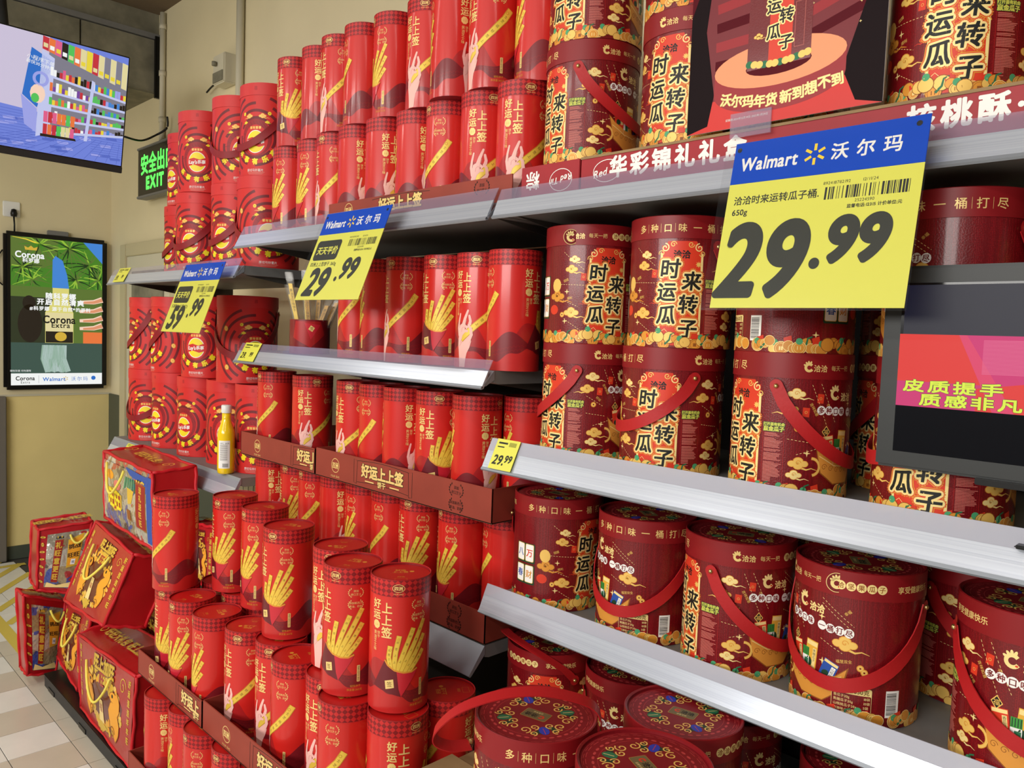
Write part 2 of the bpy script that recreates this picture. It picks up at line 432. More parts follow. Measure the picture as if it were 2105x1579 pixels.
# ------------------------------------------------------------------ solid helpers
class MB:
    def __init__(s): s.b = bmesh.new(); s.mats = []
    def slot(s, m):
        if m not in s.mats: s.mats.append(m)
        return s.mats.index(m)
    def box(s, x0, y0, z0, x1, y1, z1, m, bev=0.0):
        r = bmesh.ops.create_cube(s.b, size=1); vs = r['verts']
        for v in vs: v.co = Vector(((x0+x1)/2+v.co.x*(x1-x0), (y0+y1)/2+v.co.y*(y1-y0), (z0+z1)/2+v.co.z*(z1-z0)))
        fs = {f for v in vs for f in v.link_faces}
        k = s.slot(m)
        for f in fs: f.material_index = k
        if bev:
            es = list({e for f in fs for e in f.edges})
            r2 = bmesh.ops.bevel(s.b, geom=es, offset=bev, segments=2, affect='EDGES')
            for f in r2['faces']: f.material_index = k
        return s
    def hexa(s, p, m):
        """p: 8 points, bottom loop 4 then top loop 4"""
        v = [s.b.verts.new(q) for q in p]; k = s.slot(m)
        for f in ((0, 3, 2, 1), (4, 5, 6, 7), (0, 1, 5, 4), (1, 2, 6, 5), (2, 3, 7, 6), (3, 0, 4, 7)):
            fc = s.b.faces.new([v[i] for i in f]); fc.material_index = k
        return s
    def prism(s, prof, x0, x1, m, axis='x'):
        """closed profile of (y, z) swept along x"""
        k = s.slot(m); n = len(prof)
        a = [s.b.verts.new((x0, p[0], p[1])) for p in prof]; c = [s.b.verts.new((x1, p[0], p[1])) for p in prof]
        for i in range(n):
            f = s.b.faces.new((a[i], a[(i+1) % n], c[(i+1) % n], c[i])); f.material_index = k
        for q in (a[::-1], c):
            f = s.b.faces.new(q); f.material_index = k
        return s
    def lathe(s, prof, m, n=40, c=(0, 0, 0), smooth=True):
        k = s.slot(m); rings = []
        for r, z in prof:
            if r < 1e-6: rings.append([s.b.verts.new((c[0], c[1], c[2]+z))])
            else: rings.append([s.b.verts.new((c[0]+r*math.cos(2*PI*i/n), c[1]+r*math.sin(2*PI*i/n), c[2]+z)) for i in range(n)])
        for a, b in zip(rings, rings[1:]):
            for i in range(n):
                j = (i+1) % n
                if len(a) == 1 and len(b) == 1: continue
                if len(a) == 1: f = s.b.faces.new((a[0], b[i], b[j]))
                elif len(b) == 1: f = s.b.faces.new((a[i], a[j], b[0]))
                else: f = s.b.faces.new((a[i], a[j], b[j], b[i]))
                f.material_index = k; f.smooth = smooth
        return s
    def tube(s, pts, r, m, n=8, r2=None):
        k = s.slot(m); pts = [Vector(p) for p in pts]; rings = []; up = Vector((0, 0, 1))
        for i, p in enumerate(pts):
            d = (pts[min(i+1, len(pts)-1)]-pts[max(i-1, 0)]).normalized()
            a = d.cross(up if abs(d.z) < 0.95 else Vector((1, 0, 0))).normalized(); b = a.cross(d)
            rr = r if r2 is None else r+(r2-r)*i/(len(pts)-1)
            rings.append([s.b.verts.new(p+a*rr*math.cos(2*PI*q/n)+b*rr*math.sin(2*PI*q/n)) for q in range(n)])
        for a, b in zip(rings, rings[1:]):
            for i in range(n):
                f = s.b.faces.new((a[i], a[(i+1) % n], b[(i+1) % n], b[i])); f.material_index = k; f.smooth = True
        for q in (rings[0][::-1], rings[-1]):
            f = s.b.faces.new(q); f.material_index = k
        return s
    def ribbon(s, pts, wid, th, m):
        """pts: list of (centre, width direction, outward direction)"""
        k = s.slot(m); R_ = []
        for p, w, o in pts:
            p, w, o = Vector(p), Vector(w).normalized(), Vector(o).normalized()
            R_.append([s.b.verts.new(p+w*wid/2*a+o*th/2*b) for a, b in ((-1, -1), (1, -1), (1, 1), (-1, 1))])
        for a, b in zip(R_, R_[1:]):
            for i in range(4):
                f = s.b.faces.new((a[i], a[(i+1) % 4], b[(i+1) % 4], b[i])); f.material_index = k; f.smooth = True
                e_ = s.b.edges.get((a[i], b[i]))
                if e_: e_.smooth = False
        for q in (R_[0][::-1], R_[-1]):
            f = s.b.faces.new(q); f.material_index = k
        return s
    def mesh(s, name):
        bmesh.ops.recalc_face_normals(s.b, faces=s.b.faces)
        me = bpy.data.meshes.new(name); s.b.to_mesh(me); s.b.free()
        for m in s.mats: me.materials.append(MATS[m])
        return me

def tag(o, label=None, cat=None, group=None, kind=None):
    if label: o['label'] = label
    if cat: o['category'] = cat
    if group: o['group'] = group
    if kind: o['kind'] = kind
    return o
def link(name, me, parent=None, loc=None, rz=None):
    o = bpy.data.objects.new(name, me); C.objects.link(o)
    if parent: o.parent = parent
    if loc: o.location = loc
    if rz is not None: o.rotation_euler = (0, 0, rz)
    return o
def root(name, loc, rz, label, cat, group=None):
    o = link(name, None, None, loc, rz); o.empty_display_size = 0.05
    return tag(o, label, cat, group)
ORD = ['first', 'second', 'third', 'fourth', 'fifth', 'sixth', 'seventh', 'eighth', 'ninth', 'tenth', 'eleventh', 'twelfth']

# ------------------------------------------------------------------ biscuit canister
RC, HC, LIDC = 0.0612, 0.27, 0.035
def deg(a): return R(a)*RC
def seal(A, x, y, lines, k, m, L):
    for sg in (-1, 1):
        for i in range(6):
            a = R(-50+20*i); px, py = x+sg*0.0145*k*math.cos(a)*1.0, y+0.0105*k*math.sin(a)
            A.ell(px, py, 0.0017*k, 0.0008*k, m, L, 6, rot=sg*(50+a*40))
        A.arc(x, y, 0.0138*k, (-50 if sg > 0 else 130), (50 if sg > 0 else 230), 0.0005*k, m, L, 8, ry=0.0105*k)
    n = len(lines)
    for i, t in enumerate(lines):
        A.text(t, x, y+(0.0033*k if i == 0 else -0.0035*k) if n > 1 else y, 0.0052*k, m, L, center=True)
def biscuit(A, pts, w, L, marks=5):
    A.stroke(pts, w*1.26, 'stick_edge', L); A.stroke(pts, w, 'stick', L+1)
    a, b = Vector(pts[0]), Vector(pts[-1]); n = len(pts)-1
    for i in range(marks):
        t = 0.22+0.58*i/max(1, marks-1); f = t*n; k = min(int(f), n-1)
        p = Vector(pts[k]).lerp(Vector(pts[k+1]), f-k); d = Vector(pts[k+1])-Vector(pts[k])
        A.text('上上签好运芝士'[i % 7], p.x, p.y, w*0.62, 'ink_brown', L+2, center=True, rot=math.degrees(math.atan2(d.y, d.x))-90)
    d = (b-a).normalized(); q = b-d*w*0.9
    A.ell(q.x, q.y, w*0.3, w*0.3, 'stick_edge', L+2, 8); A.ell(q.x, q.y, w*0.2, w*0.2, 'stick', L+3, 8)
def canister_art():
    A = Art(); c = 2*PI*RC; hb = HC-LIDC
    A.rect(-c/2, 0, c/2, hb+0.004, 'can_red', 0)
    def hill(f, m, L, lo=None):
        n = 96; top = [(-c/2+c*i/n, f(2*PI*i/n)) for i in range(n+1)]
        A.poly([(-c/2, 0) if lo is None else (-c/2, lo)]+top+[(c/2, 0 if lo is None else lo)], m, L) if lo is None else A.poly(top+[(-c/2+c*(n-i)/n, lo(2*PI*(n-i)/n)) for i in range(n+1)], m, L)
    hill(lambda a: 0.076+0.034*math.cos(2*a+1.2)+0.006*math.cos(6*a), 'can_hill', 1)
    hill(lambda a: 0.062+0.020*math.cos(2*a+2.9)+0.006*math.cos(4*a), 'can_dark', 2)
    hill(lambda a: 0.034+0.014*math.cos(2*a+1.6)+0.004*math.cos(8*a), 'can_low', 3)
    for k in range(44):      # fish-scale arcs low on the side
        x = -c/2+c*(k+0.5)/44
        for r_ in range(2):
            A.arc(x+(r_*c/88), 0.046-0.008*r_+0.008*math.cos(2*(2*PI*k/44)+2.2), 0.004, 0, 180, 0.0004, 'can_hill', 4, 6)
    for face in (0, 1):
        X = (0 if face == 0 else PI*RC)
        if face: X = -PI*RC+0.0     # second face is drawn across the seam
        def put(B, dx):
            sx = dx
            B.text('上上签', sx-0.0285, 0.224, 0.0235, 'foil', 12, bold=0.0007, vert=True, gap=0.0012)
            B.text('好运', sx-0.0525, 0.229, 0.0205, 'foil', 12, bold=0.0006, vert=True, gap=0.001)
            B.ell(sx-0.0525, 0.1765, 0.0088, 0.0092, 'foil', 12, 8, rot=22); B.text('上上', sx-0.0525, 0.1765, 0.005, 'stick_edge', 14, center=True)
            B.text('黄油芝士味', sx-0.0555, 0.164, 0.0084, 'foil', 12, vert=True); B.text('饼干', sx-0.0465, 0.164, 0.0076, 'foil', 12, vert=True)
            seal(B, sx+0.037, 0.2195, ['添加', '进口芝士'], 1.05, 'foil', 12); seal(B, sx+0.037, 0.1945, ['添加新西兰', '黄油、奶粉'], 1.05, 'foil', 12)
            B.rrect(sx+0.0425, 0.031, sx+0.049, 0.066, 0.001, 'foil', 12); B.text('请置于阴凉干燥处', sx+0.0457, 0.0648, 0.004, 'ink_brown', 14, vert=True)
            B.text('韧性饼干', sx+0.040, 0.0225, 0.0055, 'gold_deep', 12, center=True); B.text('净含量:360克', sx+0.038, 0.0145, 0.0055, 'gold_deep', 12, center=True)
            if face == 0:        # envelope full of fortune sticks
                B.stroke([(sx-0.030, 0.108), (sx-0.014, 0.103), (sx+0.012, 0.097), (sx+0.036, 0.089)], 0.0024, 'line_brown', 5)
                for i, (tx, ty) in enumerate(((-0.0195, 0.137), (-0.002, 0.158), (0.026, 0.172), (0.051, 0.186), (0.052, 0.155), (0.050, 0.124))):
                    bx, by = sx-0.018+0.0060*i, 0.092-0.0030*i
                    mx_, my_ = (bx+sx+tx)/2+0.003*(i-2)*0.6, (by+ty)/2+0.001*i
                    biscuit(B, [(bx, by), (mx_, my_), (sx+tx, ty)], 0.0086, 6+(5-i)*1.5, 4)
                B.poly([(sx-0.030, 0.108), (sx-0.024, 0.098), (sx-0.010, 0.088), (sx+0.008, 0.083), (sx+0.024, 0.083), (sx+0.036, 0.088), (sx+0.030, 0.075), (sx+0.004, 0.034), (sx-0.056, 0.052)], 'envelope_dark', 17)
                B.poly([(sx-0.006, 0.087), (sx+0.008, 0.083), (sx+0.024, 0.083), (sx+0.036, 0.088), (sx+0.030, 0.075), (sx+0.004, 0.034), (sx-0.001, 0.050)], 'envelope', 18)
                B.stroke([(sx-0.030, 0.108), (sx-0.024, 0.098), (sx-0.010, 0.088), (sx+0.008, 0.083), (sx+0.024, 0.083), (sx+0.036, 0.089)], 0.0030, 'gold_deep', 19)
                B.poly([(sx-0.029, 0.066), (sx-0.012, 0.070), (sx-0.010, 0.053), (sx-0.027, 0.049)], 'foil', 20); B.text('签', sx-0.0195, 0.0595, 0.011, 'ink_brown', 21, center=True, rot=6)
            else:                # hand holding one stick
                m = 'skin_pink'
                palm = [(-0.046, 0.001), (-0.029, 0.001), (-0.027, 0.020), (-0.024, 0.034), (-0.017, 0.048), (-0.013, 0.062), (-0.016, 0.076), (-0.024, 0.086), (-0.036, 0.088), (-0.047, 0.082), (-0.052, 0.068), (-0.052, 0.052), (-0.049, 0.034), (-0.047, 0.018)]
                B.poly([(sx+a_, b_) for a_, b_ in palm], m, 8)
                B.finger([(sx-0.0485, 0.076), (sx-0.0525, 0.093), (sx-0.0505, 0.109), (sx-0.0465, 0.126)], 0.0080, m, 9.4, 0.0042)
                B.finger([(sx-0.036, 0.084), (sx-0.036, 0.100), (sx-0.031, 0.116), (sx-0.0235, 0.134)], 0.0125, m, 9.9, 0.0052)
                B.finger([(sx-0.027, 0.084), (sx-0.019, 0.098), (sx-0.0165, 0.110), (sx-0.0195, 0.122)], 0.0105, m, 10.4, 0.0055)
                B.finger([(sx-0.046, 0.082), (sx-0.044, 0.097), (sx-0.036, 0.103), (sx-0.026, 0.095)], 0.0085, m, 11.4, 0.0062)
                B.stroke([(sx-0.041, 0.084), (sx-0.040, 0.092), (sx-0.035, 0.096), (sx-0.030, 0.092)], 0.0010, 'skin_line', 12)
                B.stroke([(sx-0.031, 0.088), (sx-0.030, 0.101), (sx-0.026, 0.112)], 0.0008, 'skin_line', 12)
                biscuit(B, [(sx-0.042, 0.066), (sx-0.008, 0.096), (sx+0.022, 0.122), (sx+0.050, 0.152), (sx+0.064, 0.174)], 0.0125, 12.4, 7)
                B.finger([(sx-0.020, 0.062), (sx-0.013, 0.078), (sx-0.015, 0.092), (sx-0.021, 0.100)], 0.0090, m, 17.6, 0.0055)
                B.finger([(sx-0.046, 0.062), (sx-0.040, 0.078), (sx-0.031, 0.086), (sx-0.024, 0.086)], 0.0088, m, 18.6, 0.0056)
                B.stroke([(sx-0.048, 0.050), (sx-0.040, 0.058), (sx-0.033, 0.070)], 0.0009, 'skin_line', 9)
        put(A, X)
    return A
A = canister_art(); fn, nfn = cyl_maps(RC)
V_ = None
def ring(r, z0, z1, n=48):
    v = [(r*math.sin(2*PI*i/n), -r*math.cos(2*PI*i/n), z) for z in (z0, z1) for i in range(n)]
    return v, [[i, (i+1) % n, n+(i+1) % n, n+i] for i in range(n)]
def disc(r, z, n=48, up=True):
    v = [(r*math.sin(2*PI*i/n), -r*math.cos(2*PI*i/n), z) for i in range(n)]
    return v, [list(range(n)) if up else list(range(n))[::-1]]
def annulus(r0, r1, z0, z1, n=48):
    v = [(r*math.sin(2*PI*i/n), -r*math.cos(2*PI*i/n), z) for r, z in ((r0, z0), (r1, z1)) for i in range(n)]
    return v, [[i, (i+1) % n, n+(i+1) % n, n+i] for i in range(n)]
dv, df = disc(RC, 0.0, up=False)
CAN_BODY = art_mesh('canister_body', A, fn, nfn, [(dv, df, 'can_dark')], step=0.004)
def canister_lid_art():
    A = Art(); rl = RC+0.0006; c = 2*PI*rl
    A.rect(-c/2, 0, c/2, LIDC, 'can_lid', 0)
    n = 33; p = c/n; h = LIDC/3.15
    for i in range(n):
        for j in range(4):
            x = -c/2+(i+0.5)*p; y = (j)*h+0.001
            y0, y1 = max(0.0005, y-h/2), min(LIDC-0.0008, y+h/2)
            A.poly([(x, y0), (x+p/2*(1-max(0, (0.0005-y+h/2))/h), y), (x, y1), (x-p/2, y)] if j else [(x-p/2, y), (x+p/2, y), (x, y1)], 'can_check', 1)
    for X in (-0.004, PI*RC-0.004-c):
        for s in (0,):
            A.ell(X, 0.0185, 0.0125, 0.0082, 'foil', 2, 20); A.ell(X, 0.0185, 0.0115, 0.0072, 'can_check', 3, 20)
            A.text('四洲', X, 0.0185, 0.0088, 'foil', 5, bold=0.0003, center=True)
            A.text('FOUR SEAS', X, 0.0070, 0.0036, 'foil', 5, center=True)
    return A
A = canister_lid_art(); fn, nfn = cyl_maps(RC+0.0006)
top = Art(); top.ell(0, 0, RC-0.0022, RC-0.0022, 'can_lidtop', 0, 48)
top.text('好运', -0.012, 0.014, 0.011, 'gold_deep', 2, bold=0.0003); top.text('上上签', -0.018, 0.002, 0.011, 'gold_deep', 2, bold=0.0003)
top.ell(0.022, 0.010, 0.005, 0.005, 'gold_deep', 2, 12); top.text('四洲', 0, -0.026, 0.0075, 'gold_deep', 2, center=True)
for (a, b) in (((-0.012, -0.048), (-0.012, -0.034)), ((0.012, -0.048), (0.012, -0.034)), ((-0.012, -0.034), (0.012, -0.034)), ((-0.012, -0.048), (0.012, -0.048))):
    top.stroke([a, b], 0.0004, 'gold_deep', 2)
def merge_flat(base, z):
    V, T, M = base.arrays(); out = []
    for i, m in enumerate(base.mats):
        t = T[M == i]; out.append(([(v[0], v[1], z+v[2]*DL) for v in V], t.tolist(), m))
    return out
rl = RC+0.0006
ex = [(*annulus(rl, rl-0.0008, LIDC, LIDC+0.0006), 'can_check'), (*annulus(rl-0.0008, rl-0.0022, LIDC+0.0006, LIDC), 'can_lid'), (*annulus(rl-0.0022, rl-0.0022, LIDC, LIDC-0.004), 'can_check')]
ex += merge_flat(top, LIDC-0.004)
CAN_LID = art_mesh('canister_lid', A, fn, nfn, ex, step=0.004)

# where things are printed round the canister, in degrees from the stick bouquet face
FACE = {'bouquet': 0, 'writing and bouquet': -28, 'seals and bouquet': 30, 'plain side': 92, 'hand': 180, 'writing and hand': 158, 'seals and stick': 216, 'stick tip': 236, 'plain red side': 262, 'late writing': 118, 'writing at right': 128, 'bouquet tips': 48, 'bouquet edge': 70}
FACE_WORDS = {'bouquet': 'showing the stick bouquet', 'writing and bouquet': 'showing gold writing and bouquet', 'seals and bouquet': 'showing two seals and bouquet', 'plain side': 'turned to its plain side',
              'hand': 'showing the hand with stick', 'writing and hand': 'showing gold writing and hand', 'seals and stick': 'showing two seals and single stick', 'stick tip': 'showing only a stick tip', 'plain red side': 'turned to its plain red side',
              'late writing': 'with gold writing at its edge', 'writing at right': 'with gold writing on its right', 'bouquet tips': 'showing half the bouquet', 'bouquet edge': 'showing bouquet tips at its edge'}
ALLCAN = []
def canister(x, y, z, face, label, group, dz=0.0):
    ang = FACE[face] if isinstance(face, str) else face
    al = math.degrees(math.atan2(-x, y))
    t = root('biscuit_canister', (x, y, z), R(al-ang), label, 'canister', group)
    link('body', CAN_BODY, t); link('lid', CAN_LID, t, (0, 0, HC-LIDC), R((len(ALLCAN)*37) % 9-4))
    ALLCAN.append((x, y, z)); return t

# ------------------------------------------------------------------ melon seed bucket
RB, HB, LIDB = 0.0975, 0.24, 0.041
def bdeg(a): return R(((a+180) % 360)-180)*RB
def bucket_art():
    A = Art(); c = 2*PI*RB; rnd = random.Random(3)
    A.rect(-c/2, 0, c/2, HB-LIDB+0.004, 'bucket_red', 0)
    # title panel
    A.poly([(-0.037, 0.004), (0.037, 0.004), (0.037, 0.186), (0.029, 0.186), (0.026, 0.194), (-0.026, 0.194), (-0.029, 0.186), (-0.037, 0.186)], 'panel_orange', 1)
    for sg in (-1, 1):
        A.stroke([(sg*0.037, 0.006), (sg*0.037, 0.172)], 0.0042, 'gold_pale', 2)
        A.spiral(sg*0.031, 0.182, 0.008, 'gold_pale', 2, w=0.002, a0=90, sg=sg); A.spiral(sg*0.016, 0.188, 0.006, 'gold', 2, w=0.0014, a0=0, sg=-sg)
        A.spiral(sg*0.037, 0.172, 0.006, 'gold', 2, w=0.0014, a0=200, sg=sg)
    A.text('洽洽', 0, 0.170, 0.0155, 'ink_black', 3, bold=0.0006, center=True)
    for ch, x, y, k in (('时', -0.021, 0.144, 0.038), ('来', 0.019, 0.122, 0.036), ('运', -0.026, 0.102, 0.036), ('转', 0.014, 0.080, 0.036), ('瓜', -0.025, 0.060, 0.036), ('子', 0.015, 0.036, 0.036)):
        A.text(ch, x, y, k, 'ink_black', 4, bold=0.0012, center=True, shear=0.08, outline=(('gold_deep', 0.0066), ('panel_orange', 0.0054), ('gold_pale', 0.0042)))
    A.star(0.031, 0.152, 0.006, 'gold', 3, n=8, q=0.5)
    A.spiral(0.034, 0.098, 0.006, 'gold_deep', 3, w=0.0014)
    A.stroke([(-0.033, 0.029), (-0.026, 0.018), (-0.020, 0.028), (-0.026, 0.034), (-0.031, 0.03)], 0.0008, 'gold_pale', 3)
    # to the right: information column
    x0, x1 = 0.046, 0.080
    A.rect(x0, 0.018, x1, 0.112, 'can_lid', 1); A.rect(x0+0.0004, 0.0184, x1-0.0004, 0.1116, 'bucket_red', 2)
    A.text('打开盖有机会', (x0+x1)/2, 0.1225, 0.0058, 'heading_lime', 4, bold=0.0004, center=True, outline=(('leaf_dark', 0.0012),))
    A.text('赢金瓜子', (x0+x1)/2, 0.1148, 0.0086, 'heading_lime', 4, bold=0.0005, center=True, outline=(('leaf_dark', 0.0012),))
    y = 0.108
    while y > 0.022:
        w = rnd.uniform(0.55, 1.0) if y > 0.035 else 0.45
        A.rect(x0+0.002, y-0.0009, x0+0.002+(x1-x0-0.004)*w, y, 'print_pink', 3); y -= 0.0021 if rnd.random() > 0.12 else 0.0042
    # clouds, envelopes, dashes
    A.cloud(0.096, 0.174, 0.0145, 'gold_pale', 'gold_deep', 2); A.cloud(0.086, 0.149, 0.0145, 'gold', 'gold_deep', 2, -1)
    A.cloud(0.104, 0.060, 0.0165, 'gold', 'gold_deep', 2); A.cloud(0.098, 0.041, 0.013, 'gold_pale', 'gold_deep', 2); A.arc(0.125, 0.056, 0.014, -80, 90, 0.005, 'gold_deep', 2, 12); A.arc(0.125, 0.056, 0.014, -80, 90, 0.0034, 'gold', 3, 12)
    A.cloud(-0.076, 0.150, 0.014, 'gold', 'gold_deep', 2); A.cloud(-0.070, 0.170, 0.012, 'gold_pale', 'gold_deep', 2)
    A.cloud(-0.074, 0.062, 0.017, 'gold', 'gold_deep', 2); A.cloud(-0.042, 0.085, 0.009, 'panel_orange', 'gold_deep', 2, -1)
    A.cloud(0.238, 0.125, 0.019, 'gold', 'gold_deep', 2); A.cloud(-0.110, 0.095, 0.02, 'gold_deep', 'line_brown', 2)
    A.ell(-0.112, 0.118, 0.012, 0.014, 'gold', 4, 14); A.ell(-0.118, 0.068, 0.012, 0.010, 'panel_orange', 4, 14)
    for x, y, r_ in ((-0.05, 0.135, 20), (0.112, 0.145, 30), (0.135, 0.168, -10)):
        A.poly([(x-0.006, y-0.007), (x+0.005, y-0.008), (x+0.006, y+0.007), (x-0.005, y+0.008)], 'panel_orange', 2); A.arc(x, y, 0.002, 0, 360, 0.0005, 'gold', 3, 8)
    for a, b in (((-0.095, 0.185), (-0.05, 0.15)), ((-0.1, 0.12), (-0.045, 0.118)), ((-0.1, 0.09), (-0.06, 0.075)), ((-0.09, 0.05), (-0.05, 0.025)), ((0.085, 0.135), (0.12, 0.115)), ((0.085, 0.1), (0.125, 0.095)),
                 ((0.10, 0.075), (0.145, 0.09)), ((0.12, 0.19), (0.15, 0.12)), ((0.135, 0.192), (0.165, 0.13)), ((0.20, 0.19), (0.25, 0.155)), ((0.20, 0.182), (0.25, 0.147)), ((0.20, 0.125), (0.235, 0.11))):
        A.dashes(a, b, 0.0007, 'gold_pale', 2)
    for x, y, t, rt in ((-0.088, 0.128, '团圆', 20), (-0.078, 0.092, '顺利', 10), (0.125, 0.150, '吉祥如意', -60), (0.150, 0.155, '平安', -60), (0.11, 0.13, '好运', -40), (0.24, 0.175, '幸福', 40), (0.238, 0.098, '福慧双全', 10)):
        A.text(t, x, y, 0.006, 'gold', 3, rot=rt, center=True)
    for x, y in ((-0.085, 0.105), (-0.088, 0.045), (0.117, 0.078), (0.205, 0.09), (-0.2, 0.03), (0.2, 0.16)): A.star(x, y, 0.006, 'gold_pale', 3)
    for x, y in ((0.10, 0.118), (-0.095, 0.058), (0.262, 0.092), (0.268, 0.086), (0.274, 0.08)): A.ell(x, y, 0.0055, 0.0055, 'gold_deep', 2, 12); A.ell(x, y, 0.0042, 0.0042, 'gold', 3, 12); A.rect(x-.0013, y-.0013, x+.0013, y+.0013, 'bucket_red', 4)
    # emblem and name
    def emblem(x, y, k, L=3, m='gold_pale'):
        A.arc(x, y, 0.62*k, 40, 330, 0.42*k, m, L, 16)
        for q in range(4):
            a = R(70+28*q); A.ell(x+0.72*k*math.cos(a), y+0.86*k*math.sin(a), 0.17*k, 0.36*k, m, L, 10, rot=math.degrees(a)-90)
        A.ell(x+0.42*k, y-0.46*k, 0.16*k, 0.12*k, 'panel_orange', L+1, 8)
    emblem(0.163, 0.176, 0.0125); A.text('洽洽', 0.190, 0.171, 0.0145, 'gold_pale', 3, bold=0.0006, center=True)
    # white discs: 多种口味 一桶打尽
    st = '多种口味 一桶打尽'; x = 0.137
    for i, ch in enumerate(st):
        if ch == ' ': x += 0.0075; continue
        yy = 0.149-0.0007*i+0.0005*(i % 2); A.ell(x, yy, 0.0074, 0.0074, 'print_white', 5, 18); A.text(ch, x, yy, 0.0110, 'bucket_red', 7, bold=0.0003, center=True); x += 0.0141
    # ingot boat with packets
    bx = 0.188
    A.poly([(bx-0.058, 0.094), (bx-0.045, 0.082), (bx-0.02, 0.070), (bx+0.01, 0.066), (bx+0.04, 0.074), (bx+0.058, 0.09), (bx+0.05, 0.052), (bx+0.02, 0.026), (bx-0.02, 0.026), (bx-0.048, 0.046)], 'line_brown', 3)
    A.poly([(bx-0.056, 0.091), (bx-0.045, 0.080), (bx-0.02, 0.068), (bx+0.01, 0.064), (bx+0.04, 0.072), (bx+0.055, 0.086), (bx+0.048, 0.052), (bx+0.02, 0.028), (bx-0.02, 0.028), (bx-0.046, 0.047)], 'boat', 6)
    for q in range(7): A.spiral(bx-0.04+0.0135*q, 0.056-0.006*math.sin(q*0.5), 0.0055, 'line_brown', 7, w=0.0009)
    A.stroke([(bx-0.05, 0.074), (bx-0.02, 0.058), (bx+0.01, 0.055), (bx+0.048, 0.073)], 0.0012, 'gold_pale', 7)
    def pack(x, y, w, h, rt, m, m2, t=''):
        c0, s0 = math.cos(R(rt)), math.sin(R(rt)); P = lambda a, b: (x+a*c0-b*s0, y+a*s0+b*c0)
        A.poly([P(-w/2, 0), P(w/2, 0), P(w/2, h), P(-w/2, h)], m, 4); A.poly([P(-w/2+.001, h*.84), P(w/2-.001, h*.84), P(w/2-.001, h*.97), P(-w/2+.001, h*.97)], 'gold_pale', 5)
        A.poly([P(w*.12, h*.2), P(w*.4, h*.2), P(w*.4, h*.78), P(w*.12, h*.78)], 'print_white' if m == 'pack_blue' else m2, 5)
        if t: q = P(w*.26, h*.76); A.text(t, q[0], q[1], w*.24, 'ink_black', 5.6, vert=True, rot=rt)
        A.ell(*P(-w*.12, h*.35), w*.25, h*.14, 'leaf_dark', 5, 10, rot=20)
    pack(bx-0.031, 0.068, 0.022, 0.040, 8, 'panel_orange', 'gold_pale', '香瓜子'); pack(bx-0.006, 0.062, 0.022, 0.054, -4, 'pack_yellow', 'gold_pale', '焦糖瓜子'); pack(bx+0.021, 0.060, 0.024, 0.035, -20, 'pack_blue', 'print_white', '山核桃')
    A.rect(bx-0.022, 0.060, bx-0.008, 0.088, 'print_white', 5.4); A.rect(bx-0.022, 0.088, bx-0.008, 0.102, 'pack_green', 5.4); A.rect(bx-0.017, 0.066, bx-0.009, 0.084, 'leaf_green', 5.8)
    for q in range(4): A.rect(bx-0.0205+0.0034*q, 0.089, bx-0.0192+0.0034*q, 0.101, 'leaf_dark', 5.8)
    x = bx-0.040; A.poly([(x, 0.104), (x+0.008, 0.114), (x, 0.124), (x-0.008, 0.114)], 'gold', 4); A.poly([(x, 0.106), (x+0.0065, 0.114), (x, 0.122), (x-0.0065, 0.114)], 'ink_black', 5); A.text('福', x, 0.114, 0.009, 'gold', 7, center=True)
    # net weight box and bar code
    x = bdeg(148); w = 0.058
    A.rrect(x-w/2, 0.019, x+w/2, 0.061, 0.003, 'gold_pale', 8); A.rrect(x-w/2+0.0006, 0.0196, x+w/2-0.0006, 0.0495, 0.0024, 'bucket_red', 9)
    A.text('净含量:650克', x, 0.0552, 0.0088, 'ink_brown', 9, center=True, bold=0.0002)
    for i, (t, q) in enumerate((('香瓜子20g', '18袋'), ('焦糖瓜子20g', '10袋'), ('山核桃瓜子20g', '5袋'), ('奶油味小白香西瓜子15g', '2袋'))):
        A.text(t, x-w/2+0.003, 0.0430-0.0070*i, 0.0052, 'gold_pale', 10); A.text(q, x+w/2-0.012, 0.0430-0.0070*i, 0.0052, 'gold_pale', 10)
    A.text('图片仅供参考', x+0.010, 0.0150, 0.0050, 'print_pink', 10, center=True)
    x = bdeg(184)
    for X in (x,):
        A.rect(X-0.011, 0.018, X+0.011, 0.060, 'print_white', 8); y = 0.022
        while y < 0.056:
            h = rnd.choice((0.0004, 0.0008, 0.0012)); A.rect(X-0.0095, y, X+0.007, y+h, 'ink_black', 9); y += h+rnd.choice((0.0005, 0.0009))
    # mahjong tiles
    for x, y, t, mm in ((-0.150, 0.118, '万', 'panel_orange'), (-0.150, 0.072, '财', 'gold_deep'), (-0.176, 0.118, '八', 'pack_blue'), (-0.176, 0.072, '春', 'pack_blue')):
        A.rrect(x-0.0135, y-0.0225, x+0.0145, y+0.0205, 0.003, 'leaf_dark', 4); A.rrect(x-0.0115, y-0.019, x+0.0115, y+0.019, 0.003, 'gold', 5); A.rrect(x-0.0105, y-0.018, x+0.0105, y+0.018, 0.003, 'print_white', 6)
        A.text(t, x, y, 0.018, mm, 7, bold=0.0004, center=True)
    # bottom border: coins, ingots and leaves
    q = -c/2; i = 0
